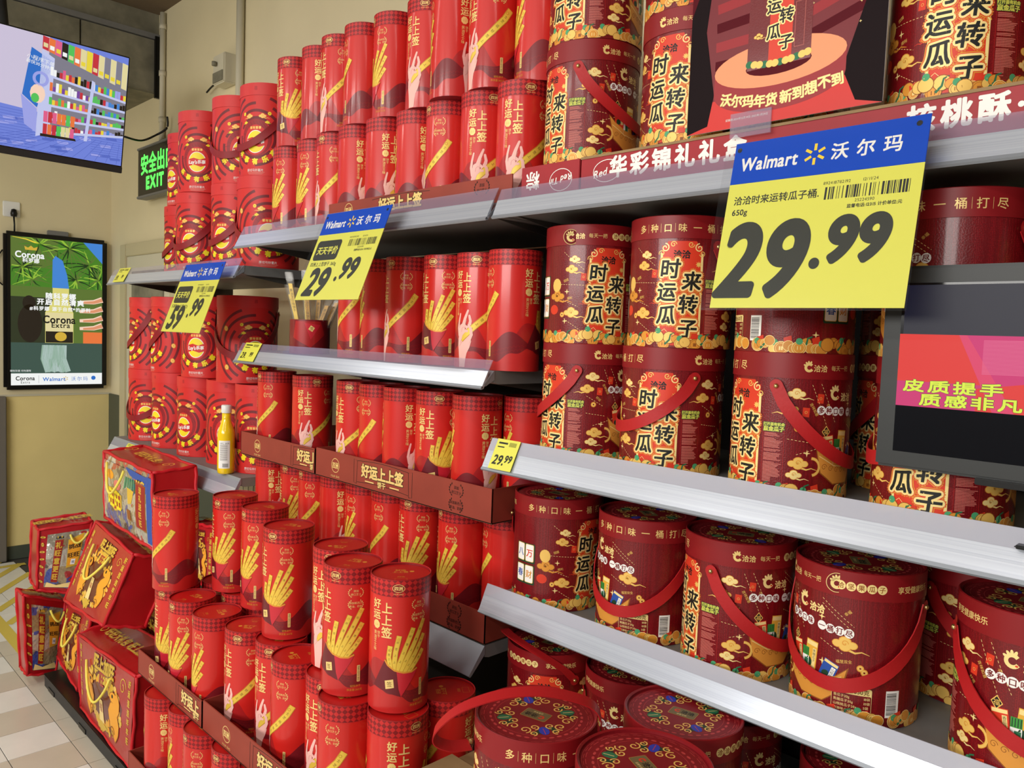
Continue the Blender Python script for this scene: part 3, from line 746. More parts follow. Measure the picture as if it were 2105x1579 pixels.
    while q < c/2-0.006:
        k = rnd.uniform(0.008, 0.0125); y = 0.004+rnd.uniform(0, 0.016); m1, m2 = rnd.choice((('gold', 'line_brown'), ('gold_deep', 'line_brown'), ('boat', 'gold_pale'), ('gold_deep', 'gold_pale')))
        L = 10+(i % 5)*0.9
        cx = min(max(q, -c/2+k), c/2-k)
        y = max(y, k*0.55)
        A.ell(cx, y, k, k*0.95, m2, L, 14); A.ell(cx, y, k*0.91, k*0.86, m1, L+0.3, 14)
        if i % 3 == 0: A.arc(cx, y, k*0.7, 0, 360, 0.0006, m2, L+0.5, 12); A.rect(cx-k*.25, y-k*.25, cx+k*.25, y+k*.25, m2, L+0.5)
        if i % 4 == 1: A.ell(cx, y+k*0.9, 0.0055, 0.0055, 'coin_green', L+0.6, 10)
        if i % 7 == 3: A.stroke([(cx-0.008, 0.006), (cx, 0.014), (cx+0.002, 0.024), (cx+0.009, 0.027)], 0.004, 'leaf_green', L+0.7, w2=0.002)
        if i % 5 == 2: A.poly([(cx-0.006, 0.012), (cx+0.006, 0.016), (cx+0.004, 0.028), (cx-0.008, 0.024)], 'panel_orange', L-0.4)
        q += k*0.92; i += 1
    return A
A = bucket_art()
V0 = A.arrays()[0]
fn, nfn = cyl_maps(RB)
def fnb(V):
    W_ = V.copy(); W_[:, 1] = np.maximum(W_[:, 1], 0.0)
    return fn(W_)
dv, df = disc(RB, 0.0, up=False)
BUCKET_BODY = art_mesh('bucket_body', A, fnb, nfn, [(dv, df, 'bucket_red')], step=0.006)

def bucket_lid():
    A = Art(); rl = RB+0.0014; c = 2*PI*rl; y = LIDB*0.46
    A.rect(-c/2, 0, c/2, LIDB, 'bucket_lid', 0)
    D = lambda a: R(a)*rl
    for i, ch in enumerate('多种口味一桶打尽'):
        x = D(-172+15.5*i); A.text(ch, x, y, 0.0165, 'foil', 2, center=True, bold=0.0002)
        if i < 7 and ch not in '味一': A.rect(x+D(7.6), y-0.008, x+D(7.6)+0.0004, y+0.008, 'foil', 2)
    def logo(x):
        A.arc(x-0.012, y, 0.0055, 40, 330, 0.0042, 'foil', 2, 16)
        for q in range(4):
            a = R(70+28*q); A.ell(x-0.012+0.0065*math.cos(a), y+0.0078*math.sin(a), 0.0016, 0.0034, 'foil', 2, 10, rot=math.degrees(a)-90)
        A.text('洽洽', x+0.007, y-0.001, 0.0118, 'foil', 2, center=True, bold=0.0003)
    logo(D(10)); 
    A.text('每天一把', D(36), y, 0.0095, 'foil', 2, center=True)
    for i, ch in enumerate('洽洽坚果瓜子'):
        x = D(57+8.6*i); A.ell(x, y, 0.0072, 0.0072, 'gold_pale', 2, 16); A.text(ch, x, y, 0.0098, 'line_brown', 4, center=True, bold=0.0002)
    A.text('享受健康快乐', D(134), y, 0.0115, 'foil', 2, center=True, bold=0.0002)
    T = Art(); r0 = RB-0.0035
    T.ell(0, 0, r0, r0, 'bucket_lidtop', 0, 64)
    for i in range(36):
        a = 2*PI*i/36; T.ell(0.0735*math.cos(a), 0.0735*math.sin(a), 0.0045, 0.0022, 'bucket_ring', 1, 8, rot=math.degrees(a)+90)
    for i in range(28):
        a0 = 360*i/28; T.arc(0, 0, 0.084, a0, a0+9, 0.0009, 'bucket_ring', 1, 3); T.arc(0, 0, 0.0875, a0+4, a0+11, 0.0007, 'bucket_ring', 1, 3)
    T.arc(0, 0, 0.090, 0, 360, 0.0006, 'bucket_ring', 1, 48); T.arc(0, 0, 0.0665, 0, 360, 0.0006, 'bucket_ring', 1, 48)
    for k in range(4):
        b = 90*k
        for sg in (-1, 1):
            for rr, aa, sz in ((0.052, 12, 0.010), (0.041, 27, 0.008), (0.060, 27, 0.007)):
                a = R(b+sg*aa); T.spiral(rr*math.cos(a), rr*math.sin(a), sz, 'gold', 3, w=0.0022, turns=1.2, a0=b+sg*40, sg=sg)
            a = R(b+45+sg*13)
            for q in range(5):
                t = R(b+45+sg*13+sg*30+q*36); T.ell(0.052*math.cos(a)+0.006*math.cos(t), 0.052*math.sin(a)+0.006*math.sin(t), 0.0056, 0.0025, 'leaf_dark', 2, 8, rot=math.degrees(t))
        a = R(b+45)
        T.ell(0.052*math.cos(a), 0.052*math.sin(a), 0.0125, 0.0085, 'petal_blue' if k % 2 else 'leaf_green', 4, 10, rot=b+45)
        T.stroke([(0.045*math.cos(a), 0.045*math.sin(a)), (0.062*math.cos(a), 0.062*math.sin(a))], 0.0012, 'gold_pale' if k % 2 == 0 else 'bucket_ring', 5)
    T.rrect(-0.023, -0.014, 0.023, 0.014, 0.003, 'gold_deep', 5); T.rrect(-0.0225, -0.0135, 0.0225, 0.0135, 0.003, 'khaki', 6)
    T.arc(-0.011, 0.003, 0.004, 40, 330, 0.003, 'panel_orange', 8, 12); T.text('洽洽', 0.007, 0.003, 0.0115, 'ink_black', 8, bold=0.0004, center=True)
    T.text('坚果专家', 0, -0.008, 0.0045, 'gold_pale', 8, center=True)
    ex = [(*annulus(rl, rl-0.0016, LIDB, LIDB+0.0012, 64), 'bucket_lid'), (*annulus(rl-0.0016, rl-0.005, LIDB+0.0012, LIDB-0.0006, 64), 'bucket_lid'), (*annulus(rl-0.0049, rl-0.0049, LIDB-0.0006, LIDB-0.0045, 64), 'bucket_lidtop'), (*annulus(rl, RB-0.001, 0, 0, 64), 'bucket_lid')]
    ex += merge_flat(T, LIDB-0.0045)
    fn, nfn = cyl_maps(rl)
    return art_mesh('bucket_lid', A, fn, nfn, ex, step=0.006)
BUCKET_LID = bucket_lid()

RIV = 38.0
def strap_mesh(name, r, z0, a0, mode, wid, m, drop=0.11, gap=0.0035, over=None):
    """strap from the rivet at angle a0 to the one opposite; mode +1 hangs over the faces after a0, -1 the other way, 'up' stands above the lid"""
    M_ = MB(); pts = []; n = 26
    for i in range(n+1):
        t = i/n; s = math.sin(PI*t)
        if mode == 'up':
            a = R(a0); ax = Vector((math.sin(a), -math.cos(a), 0)); sw = over[1]
            off = Vector((math.cos(a), math.sin(a), 0))*(s**0.8)*sw
            c = ax*(math.cos(PI*t)*(r+gap))+off+Vector((0, 0, z0+over[0]*(s**0.62)))
            tan = (-ax*math.sin(PI*t)*r + Vector((0, 0, 1))*over[0]*math.cos(PI*t)).normalized()
            nrm = off.normalized()*0.0+Vector((0, 0, 1)) if s > 0.4 else ax*math.copysign(1, math.cos(PI*t))
            w = tan.cross(nrm).normalized()
            if pts and w.dot(pts[-1][1]) < 0: w = -w
            pts.append((c, w, tan.cross(w)))
        else:
            a = R(a0+mode*180*t); rr = r+gap+0.004*s
            z = z0-drop*(s**0.75)
            c = Vector((rr*math.sin(a), -rr*math.cos(a), z))
            out = Vector((math.sin(a), -math.cos(a), 0)); tt = Vector((math.cos(a), math.sin(a), 0))*mode
            dz = -drop*0.75*(max(s, 0.06)**-0.25)*math.cos(PI*t)*PI/(PI*rr); dz = max(-1.5, min(1.5, dz))
            tan = (tt+Vector((0, 0, dz))).normalized()
            pts.append((c, out.cross(tan), out))
    # stubs around the rivets
    M_.ribbon(pts, wid, 0.0018, m)
    for sgn, k in ((0, 0), (1, -1)):
        p = pts[k][0]; out = Vector((p.x, p.y, 0)).normalized(); b = M_.b
        # rounded end tab
        vs = [M_.b.verts.new(Vector((p.x, p.y, p.z))+out*0.0012+(out.cross(Vector((0, 0, 1))))*wid/2*math.cos(2*PI*q/14)+Vector((0, 0, wid/2*math.sin(2*PI*q/14)))) for q in range(14)]
        f = M_.b.faces.new(vs); f.material_index = M_.slot(m)
        r_ = bmesh.ops.create_uvsphere(M_.b, u_segments=10, v_segments=6, radius=0.0042)
        ks = M_.slot('brass')
        for v in r_['verts']:
            v.co = Vector((p.x, p.y, p.z))+out*0.002+Vector((v.co.x, v.co.y, v.co.z)) ; 
        for f in {f for v in r_['verts'] for f in v.link_faces}: f.material_index = ks; f.smooth = True
    return M_.mesh(name)
ZRIV = 0.186
STRAPS = {'right': strap_mesh('strap_right', RB+0.001, ZRIV, RIV, 1, 0.022, 'strap_red'), 'left': strap_mesh('strap_left', RB+0.001, ZRIV, RIV, -1, 0.022, 'strap_red', drop=0.10),
          'lowright': strap_mesh('strap_lowright', RB+0.001, ZRIV, RIV, 1, 0.022, 'strap_red', drop=0.125),
          'up': strap_mesh('strap_up', RB+0.001, ZRIV, RIV, 'up', 0.022, 'strap_red', over=(0.085, 0.02)),
          'flop': strap_mesh('strap_flop', RB+0.001, ZRIV, RIV, 'up', 0.022, 'strap_red', over=(0.078, -0.105))}
NB = [0]
def bucket(x, y, z, ang, label, group, strap='right', lid=None, tilt=0):
    al = math.degrees(math.atan2(-x, y))
    t = root('seed_bucket', (x, y, z), R(al-ang), label, 'bucket', group)
    link('body', BUCKET_BODY, t); link('lid', BUCKET_LID, t, (0, 0, HB-LIDB), R(ang-(lid if lid is not None else (NB[0]*71) % 360)))
    if strap: link('strap', STRAPS[strap], t)
    NB[0] += 1
    return t

# ------------------------------------------------------------------ crisp bucket
RL, HL, LIDL = 0.1045, 0.305, 0.04
def crisp_art():
    A = Art(); c = 2*PI*RL; hb = HL-LIDL; rnd = random.Random(5)
    A.rect(-c/2, 0, c/2, hb+0.004, 'crisp_red', 0)
    for X, full in ((0.0, True), (c/2, False), (-c/2, False)):
        def clip(cx, cy, r, a0, a1, w, m, L):
            pts = []
            for i in range(33):
                a = R(a0+(a1-a0)*i/32); p = (cx+r*math.cos(a), cy+r*math.sin(a))
                if 0.002 < p[1] < hb and -c/2 <= p[0] <= c/2: pts.append(p)
                else:
                    if len(pts) > 1: A.stroke(pts, w, m, L)
                    pts = []
            if len(pts) > 1: A.stroke(pts, w, m, L)
        for r_, a0, a1 in ((0.066, -30, 150), (0.066, 170, 320), (0.090, 10, 120), (0.090, 140, 250), (0.090, 270, 350), (0.114, -60, 60), (0.114, 90, 240), (0.138, -50, 70), (0.138, 110, 235)):
            clip(X, 0.125, r_, a0, a1, 0.0095, 'crisp_ring', 1)
    for X in (0.0,):
        A.ell(X, 0.125, 0.056, 0.062, 'hat_red', 2, 32)
        for q in range(-4, 5):    # lattice on the dark disc
            A.stroke([(X+0.011*q-0.02, 0.125+0.055*math.sqrt(max(0, 1-((0.011*q-.02)/.056)**2))), (X+0.011*q+0.012, 0.130)], 0.0012, 'crisp_ring', 3)
        for sg in (-1, 1):        # gold clouds and coins above the badge
            A.cloud(X+sg*0.024, 0.196, 0.013, 'gold', 'gold_deep', 6, sg); A.cloud(X+sg*0.040, 0.176, 0.008, 'crisp_yellow', 'gold_deep', 6, sg)
            A.ell(X+sg*0.047, 0.205, 0.0065, 0.0065, 'gold_deep', 6, 14); A.ell(X+sg*0.047, 0.205, 0.005, 0.005, 'crisp_yellow', 7, 14); A.star(X+sg*0.047, 0.205, 0.0032, 'hat_red', 8)
        A.ell(X, 0.118, 0.043, 0.050, 'crisp_red', 5, 28)
        A.ell(X, 0.112, 0.034, 0.038, 'print_white', 7, 28); A.ell(X, 0.112, 0.0315, 0.0355, 'crisp_yellow', 8, 28)
        A.poly([(X-0.032, 0.122), (X-0.012, 0.127), (X+0.010, 0.121), (X+0.034, 0.129), (X+0.034, 0.100), (X+0.014, 0.094), (X-0.010, 0.101), (X-0.032, 0.096)], 'crisp_red', 9)
        A.text("Lay's", X-0.0155, 0.1115, 0.0185, 'print_white', 12, bold=0.0008, center=True, shear=0.15, sx=0.78); A.text('乐事', X+0.0165, 0.1125, 0.0148, 'print_white', 12, bold=0.0008, center=True, shear=0.1)
        A.text('家有喜事', X, 0.158, 0.0095, 'gold', 7, bold=0.0005, center=True, gap=0.001)
        for i, ch in enumerate('乐事有乐事'):
            a = R(-90+(i-2)*26); r_ = 0.078; x, y = X+r_*math.cos(a), 0.125+r_*math.sin(a)
            A.text(ch, x, y, 0.021, 'crisp_yellow', 8, bold=0.0014, center=True, rot=(i-2)*26, outline=(('crisp_yellow', 0.0014),))
        for dx, dy in ((-0.105, 0.19), (0.105, 0.195), (-0.12, 0.12), (0.118, 0.11), (-0.1, 0.055), (0.115, 0.05)):
            A.ell(X+dx, dy, 0.0085, 0.010, 'gold_deep', 7, 14, rot=20); A.ell(X+dx, dy, 0.0066, 0.0078, 'gold', 8, 14, rot=20); A.rect(X+dx-.0018, dy-.0018, X+dx+.0018, dy+.0018, 'gold_deep', 9)
        A.text('原切马铃薯片', X, 0.018, 0.010, 'print_white', 7, center=True)
        for i in range(3): A.rect(X-0.03+0.003*i, 0.0105-0.003*i, X+0.034-0.004*i, 0.0119-0.003*i, 'print_pink', 7)
    # side panel with the packets, fine print on the other side
    for X in (c/4+0.01,):
        A.ell(X, 0.226, 0.021, 0.023, 'print_white', 7, 20); A.ell(X, 0.226, 0.019, 0.021, 'crisp_yellow', 8, 20); A.rect(X-0.019, 0.217, X+0.019, 0.233, 'crisp_red', 9); A.text("Lay's乐事", X, 0.225, 0.0095, 'print_white', 10, bold=0.0004, center=True, sx=0.9)
        A.text('乐事有乐事', X, 0.199, 0.008, 'crisp_yellow', 8, center=True, bold=0.0003)
        k = 0
        for r_, cols in enumerate((('pack_blue', 'crisp_yellow', 'pack_green'), ('petal_blue', 'hat_red'), ('ink_black', 'ink_black'), ('ink_black', 'hat_red'))):
            for q, m in enumerate(cols):
                x = X-0.010*(len(cols)-1)*1.15+0.023*q; y = 0.172-0.036*r_
                A.rect(x-0.009, y-0.014, x+0.009, y+0.014, m, 7); A.ell(x, y+0.002, 0.006, 0.006, 'gold' if m != 'crisp_yellow' else 'crisp_red', 8, 10); A.ell(x+0.009, y+0.015, 0.0042, 0.0042, 'gold_deep', 9, 8); A.rect(x-0.006, y-0.011, x+0.006, y-0.006, 'gold_deep' if r_ > 1 else 'print_white', 8)
        A.text('共计16包', X, 0.028, 0.009, 'crisp_yellow', 7, center=True, bold=0.0003)
    for X in (-c/4,):
        for q in range(4):
            for i in range(14): 
                w = rnd.uniform(0.4, 1); A.rect(X-0.014, 0.235-0.052*q-0.003*i, X-0.014+0.028*w, 0.2365-0.052*q-0.003*i, 'print_pink', 3)
    return A
A = crisp_art(); fn, nfn = cyl_maps(RL); dv, df = disc(RL, 0, up=False)
CRISP_BODY = art_mesh('crisp_body', A, lambda V: fn(np.column_stack([V[:, 0], np.clip(V[:, 1], 0, HL), V[:, 2]])), nfn, [(dv, df, 'crisp_red')], step=0.007)
A = Art(); rl = RL+0.0014; A.rect(-PI*rl, 0, PI*rl, LIDL, 'crisp_lid', 0); A.text('喜', 0, LIDL*0.55, 0.014, 'hat_red', 1, center=True)
fn, nfn = cyl_maps(rl)
CRISP_LID = art_mesh('crisp_lid', A, fn, nfn, [(*annulus(rl, rl-0.003, LIDL, LIDL+0.001), 'crisp_lid'), (*annulus(rl-0.003, rl-0.004, LIDL+0.001, LIDL-0.003), 'crisp_lid'), (*disc(rl-0.004, LIDL-0.003), 'crisp_lid'), (*annulus(rl, RL-0.001, 0, 0), 'crisp_ring')], step=0.007)
CSTRAP = {'right': strap_mesh('crisp_strap_right', RL+0.001, 0.245, 60, 1, 0.024, 'strap_dark', drop=0.13, gap=0.003), 'left': strap_mesh('crisp_strap_left', RL+0.001, 0.245, 60, -1, 0.024, 'strap_dark', drop=0.15, gap=0.003)}
def crisp(x, y, z, ang, label, group, strap='left'):
    al = math.degrees(math.atan2(-x, y))
    t = root('crisp_bucket', (x, y, z), R(al-ang), label, 'bucket', group)
    link('body', CRISP_BODY, t); link('lid', CRISP_LID, t, (0, 0, HL-LIDL))
    if strap: link('strap', CSTRAP[strap], t)
    return t

# ================================================================== SETTING
XW, YB_ = -5.78, 1.872      # end wall, back wall
def struct(name, me, parent=None, loc=None):
    o = link(name, me, parent, loc)
    return tag(o, kind='structure') if parent is None else o
m = MB(); m.box(XW-0.1, -5.0, -0.06, 5.0, YB_+0.1, -0.004, 'grout'); floor = struct('floor', m.mesh('floor'))
TW = 0.2
tiles = {}
for k in ('tile_white', 'tile_beige'):
    m = MB(); m.box(-TW/2+0.0012, -TW/2+0.0012, -0.004, TW/2-0.0012, TW/2-0.0012, 0.0, k, 0.0008); tiles[k] = m.mesh(k)
x_line, y_line = -2.91, 0.876       # joints measured on the floor
rnd = random.Random(11)
for i in range(-15, 5):
    for j in range(-2, 5):
        cx, cy = x_line+TW*(i+0.5), y_line-TW*(j+0.5)
        if cx < XW+0.05: continue
        if -0.3 < cy and (cy < 1.9):
            k = 'tile_white' if (i % 2 == 0 and j >= 0) or (i < -7 and j < 0) else 'tile_beige'
            link('tile', tiles[k], floor, (cx, cy, 0))
m = MB()
for i in range(-15, 40):
    for j in range(3, 28):
        cx, cy = x_line+TW*(i+0.5), y_line-TW*(j+0.5)
        if cx < XW+0.05 or (i < 5 and j < 5): continue
        r_ = bmesh.ops.create_grid(m.b, x_segments=1, y_segments=1, size=TW/2-0.0012)
        for v in r_['verts']: v.co += Vector((cx, cy, 0))
        for f in {f for v in r_['verts'] for f in v.link_faces}: f.material_index = m.slot('tile_white' if rnd.random() < 0.5 else 'tile_beige')
tag(link('tile_field', m.mesh('tile_field'), floor), kind='stuff')
NS = [0]
def stripe(a, b, w):
    NS[0] += 1
    A = Art(); A.stroke([a, b], w, 'tile_yellow', 2)
    return link('marking_stripe', art_mesh('marking_stripe', A, plane_map((0, 0, 0.0004+0.0001*NS[0]), (1, 0, 0), (0, 1, 0))), floor)
stripe((-5.3, 0.96), (-3.9, 0.96), 0.055); stripe((-5.62, 0.90), (-5.62, 1.32), 0.05)
for i in range(6):
    x = -4.30-0.235*i; stripe((x, 0.985), (x-0.40, 1.30), 0.045)

m = MB(); m.box(XW-0.12, -5.0, 1.065, XW, YB_+0.1, 3.45, 'wall_cream'); m.box(XW-0.12, -5.0, 0.0, XW+0.004, YB_+0.1, 1.065, 'wall_yellow')
m.box(XW, -5, 1.055, XW+0.008, YB_, 1.068, 'pipe'); struct('wall_left', m.mesh('wall_left'))
m = MB(); m.box(XW, -5.0, 0.0, XW+0.014, YB_, 0.085, 'base_grey'); struct('baseboard_left', m.mesh('baseboard_left'))
m = MB(); m.box(XW, 1.08, 0.0, XW+0.05, 1.243, 1.06, 'pilaster_grey', 0.004); struct('trim_1', m.mesh('trim_1'))
m = MB(); m.box(XW-0.12, YB_, 0.0, 5.0, YB_+0.12, 3.45, 'wall_cream'); struct('wall_back', m.mesh('wall_back'))
m = MB(); m.box(XW, YB_-0.012, 0.0, -3.4, YB_, 1.06, 'base_grey'); struct('baseboard_back', m.mesh('baseboard_back'))
m = MB(); m.box(XW-0.12, -5.0, 3.40, 5.0, YB_+0.12, 3.5, 'ceiling_brown'); struct('ceiling', m.mesh('ceiling'))
# concrete beam against the end wall, under the ceiling, cast in panels
bm_ = struct('trim_2', (lambda q: (q.box(XW, -5.0, 2.93, -4.962, YB_, 3.40, 'concrete'), q.mesh('concrete_beam'))[1])(MB()))
for i in range(9):
    y1 = YB_-0.02-0.42*i
    q = MB(); q.box(-4.962, y1-0.412, 2.935, -4.945, y1, 3.24, 'concrete', 0.002); link('beam_panel', q.mesh('beam_panel'), bm_)
q = MB(); q.box(-4.962, -5, 3.245, -4.935, YB_, 3.275, 'shelf_grey'); link('beam_edge', q.mesh('beam_edge'), bm_)
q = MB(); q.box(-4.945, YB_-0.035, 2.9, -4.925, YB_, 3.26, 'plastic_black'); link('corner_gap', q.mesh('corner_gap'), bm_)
# door in the back wall, left of the shelves
d = MB(); x0, x1, zt = -5.52, -4.6, 2.06
d.box(x0, YB_-0.03, 0, x0+0.10, YB_, zt, 'panel_cream', 0.004); d.box(x0+0.1, YB_-0.029, zt-0.08, x1-0.1, YB_, zt, 'panel_cream', 0.004); d.box(x1-0.1, YB_-0.03, 0, x1, YB_, zt, 'panel_cream', 0.004)
door = struct('door_1', d.mesh('door_frame'))
d = MB(); d.box(x0+0.10, YB_-0.02, 1.0, x1-0.1, YB_-0.004, zt-0.08, 'pipe', 0.003); d.box(x0+0.20, YB_-0.026, 1.05, x1-0.2, YB_-0.018, zt-0.18, 'concrete', 0.003); link('door_leaf', d.mesh('door_leaf'), door)
# pipes and fittings on the back wall
def pipe_run(name, x, z0, z1, r, lab, cat='pipe'):
    q = MB(); q.tube([(x, YB_-r-0.004, z0), (x, YB_-r-0.004, z1)], r, 'pipe', 12)
    o = link(name, q.mesh(name)); tag(o, lab, cat)
    for k in range(3):
        q = MB(); zc = z0+0.12+(z1-z0-0.2)*k/2; q.lathe([(r+0.001, -0.015), (r+0.004, -0.015), (r+0.004, 0.015), (r+0.001, 0.015)], 'pipe', 16, (x, YB_-r-0.004, zc)); link('pipe_clip', q.mesh('pipe_clip'), o)
    return o
pipe_run('conduit_pipe', -4.855, 2.64, 3.38, 0.016, 'cream conduit pipe in the corner beside the concrete beam')
pipe_run('conduit_pipe', -3.855, 1.9, 3.38, 0.019, 'thicker cream conduit pipe behind the crisp buckets')
q = MB(); q.box(-4.06, YB_-0.07, 2.79, -3.93, YB_, 2.94, 'pipe', 0.006); o = tag(link('junction_box', q.mesh('junction_box')), 'worn white junction box on back wall above the crisp buckets', 'electrical box')
q = MB(); q.lathe([(0, 0), (0.012, 0), (0.012, 0.02), (0, 0.02)], 'concrete', 14, (-4.01, YB_-0.085, 2.88)); q.box(-4.05, YB_-0.075, 2.80, -3.94, YB_-0.07, 2.85, 'concrete'); link('socket_face', q.mesh('socket_face'), o)
def cable(pts, r, lab):
    P = []; n = len(pts)
    for i in range(n-1):
        a, b = Vector(pts[i]), Vector(pts[i+1]); pa = Vector(pts[max(i-1, 0)]); pb = Vector(pts[min(i+2, n-1)])
        for k in range(6):
            t = k/6; P.append(0.5*((2*a)+(b-pa)*t+(2*pa-5*a+4*b-pb)*t*t+(3*a-pa-3*b+pb)*t**3))
    P.append(Vector(pts[-1])); q = MB(); q.tube(P, r, 'plastic_black', 6); return tag(link('power_cable', q.mesh('power_cable')), lab, 'cable')
cable([onY(x, y, YB_-0.03) for x, y in ((425, 190), (436, 178), (450, 169), (462, 172))], 0.005, 'short black cable rising to the junction box on the wall')
cable([onY(256, 281, 1.6), onY(290, 289, 1.7), onY(320, 278, 1.8), onY(343, 263, YB_-0.03), onY(344, 240, YB_-0.03)], 0.006, 'black cable looping from the hanging television to the corner pipe')
# exit sign
e0, e1 = onY(284, 309, YB_-0.08), onY(284, 405, YB_-0.08)
ex0, ez1, ez0 = e0.x, e0.z, e1.z
sg = root('exit_sign', (ex0+0.3, YB_-0.08, ez0), 0, 'black exit sign with green letters on the back wall', 'exit sign')
q = MB(); q.box(-0.3, 0, 0, 0.42, 0.05, ez1-ez0, 'plastic_black', 0.004); link('sign_box', q.mesh('sign_box'), sg)
q = MB(); q.box(-0.305, -0.006, -0.014, 0.425, 0.055, 0.002, 'shelf_grey', 0.003); q.box(-0.305, -0.006, ez1-ez0-0.006, 0.425, 0.055, ez1-ez0+0.008, 'shelf_grey', 0.003); link('sign_frame', q.mesh('sign_frame'), sg)
mat('exit_green', (96, 255, 96), emit=1.4)
A = Art(); A.text('安全出口', -0.255, 0.135, 0.125, 'exit_green', 1, bold=0.004, sx=1.0); A.text('EXIT', -0.17, 0.035, 0.10, 'exit_green', 1, bold=0.006, sx=1.1, gap=0.01)
link('lettering', art_mesh('exit_letters', A, plane_map((0, -0.001, 0), (1, 0, 0), (0, 0, 1))), sg)

# ---- wall socket and portrait advertising display on the end wall
s0 = onX(5, 415, XW)
sk = root('wall_socket', (XW, s0.y, 2.19), 0, 'white wall socket with black plug above the portrait display', 'socket')
q = MB(); q.box(0.0, 0.0, 0.0, 0.012, 0.095, 0.095, 'label_white', 0.004); link('plate', q.mesh('plate'), sk)
q = MB(); q.lathe([(0, 0.0), (0.017, 0.002), (0.02, 0.02), (0.014, 0.045), (0, 0.05)], 'plastic_black', 16, (0.03, 0.055, 0.0)); q.tube([(0.03, 0.055, 0.0), (0.03, 0.058, -0.05), (0.02, 0.06, -0.12)], 0.005, 'plastic_black', 6); link('plug', q.mesh('plug'), sk)
D0, D1 = onX(8, 473, XW+0.05), onX(222, 499, XW+0.05); DB = onX(5, 800, XW+0.05)
dw, dh = D1.y-D0.y, 2.100-1.100
dis = root('portrait_display', (XW, D0.y, 1.100), 0, 'black-framed portrait advertising screen on the yellow end wall', 'display')
q = MB(); q.box(0.0, 0, 0, 0.05, dw, dh, 'plastic_black', 0.018); link('frame', q.mesh('display_frame'), dis)
q = MB(); q.box(-0.002, 0.25, dh, 0.03, 0.37, dh+0.03, 'shelf_grey', 0.003); link('bracket', q.mesh('bracket'), dis)
def em(name, rgb, k=1.0): mat('scr_'+name, rgb, emit=k); return 'scr_'+name
for n_, c_ in dict(white=(246, 248, 246), sky=(66, 134, 214), leaf=(70, 128, 34), leafl=(150, 190, 60), leafd=(26, 52, 20), mid=(92, 116, 48), dusk=(44, 52, 30), skin=(226, 150, 110), skin2=(250, 214, 190), glass=(222, 214, 120), cream=(228, 216, 160), dark=(34, 26, 16),
                   fall=(176, 196, 190), fallg=(60, 84, 74), gold=(214, 176, 60), black=(12, 14, 12), blue=(40, 110, 200), lav=(158, 164, 232), floorb=(112, 132, 220), floord=(86, 106, 196), wall=(206, 196, 220), pink=(226, 96, 140), red=(200, 48, 60), green=(84, 196, 90),
                   orange=(236, 120, 60), grey=(128, 126, 140), shelf=(196, 202, 240), yellow=(236, 214, 60), purple=(120, 70, 160), navy=(16, 18, 40), magenta=(206, 30, 108), scarlet=(226, 36, 30), rose=(222, 52, 100), lime=(222, 240, 60), water=(140, 172, 150)).items(): em(n_, c_)
S = lambda n_: 'scr_'+n_
A = Art(); bw, bb = 0.035, 0.03; w, h = dw-2*bw, dh-2*bb       # art x: 0..w, y: 0..h
rnd = random.Random(4)
A.rect(0, 0, w, h, S('leafd'), 1)
A.rect(0, h*0.67, w, h, S('leaf'), 1.5)
A.rect(0, h*.80, w*.5, h, S('mid'), 1.6)
for i, (fx, fy, fr, n_) in enumerate(((.30, .96, .17, 20), (.85, .84, .16, 22), (.12, .80, .15, 18), (.62, .95, .16, 20), (.95, .74, .14, 18), (.22, .72, .12, 16), (.70, .73, .12, 16), (.5, .83, .12, 14))):
    for k in range(n_):      # palm fronds radiating from their stems
        a = 2*PI*k/n_+i; l = fr*rnd.uniform(.6, 1.0); cx_, cy_ = w*fx, h*fy
        p = [(cx_, cy_), (cx_+l*.5*math.cos(a), cy_+l*.5*math.sin(a)), (cx_+l*math.cos(a), cy_+l*math.sin(a)-.012)]
        p = [(min(max(px, 0.006), w-0.006), min(max(py, h*0.676), h-0.004)) for px, py in p]
        if (Vector(p[0])-Vector(p[2])).length > .02: A.stroke(p, 0.011, S(rnd.choice(('leafl', 'leafd', 'leaf', 'leafd', 'mid', 'leafl', 'yellow') if k % 9 == 0 else ('leafl', 'leafd', 'leaf', 'mid'))), 1.8+i*0.12+k*0.004, w2=0.002)
A.poly([(w*.78, h), (w, h), (w, h*.86)], S('sky'), 3)
A.rect(0, h*0.28, w, h*0.672, S('dusk'), 1.5); A.rect(w*.0, h*.60, w, h*.672, S('mid'), 2)
A.ell(w*.2, h*.42, w*.13, h*.13, S('dark'), 3, 20); A.ell(w*.19, h*.56, w*.07, h*.05, S('dark'), 3, 16)
A.poly([(w*.62, h*.28), (w, h*.28), (w, h*.66), (w*.7, h*.66)], S('mid'), 2.5); A.rect(w*.78, h*.285, w, h*.37, S('orange'), 3)
A.rect(0, h*.08, w, h*.29, S('fallg'), 3.5)
for i in range(16):
    x = w*(.34+.016*i); A.stroke([(x, h*.275), (x+rnd.uniform(-.01, .01), h*.18), (x+rnd.uniform(-.03, .03), h*.09)], w*.03, S('fall' if i % 2 else 'water'), 4, w2=w*.06)
A.rect(0, h*.08, w, h*.105, S('fallg'), 3.8)
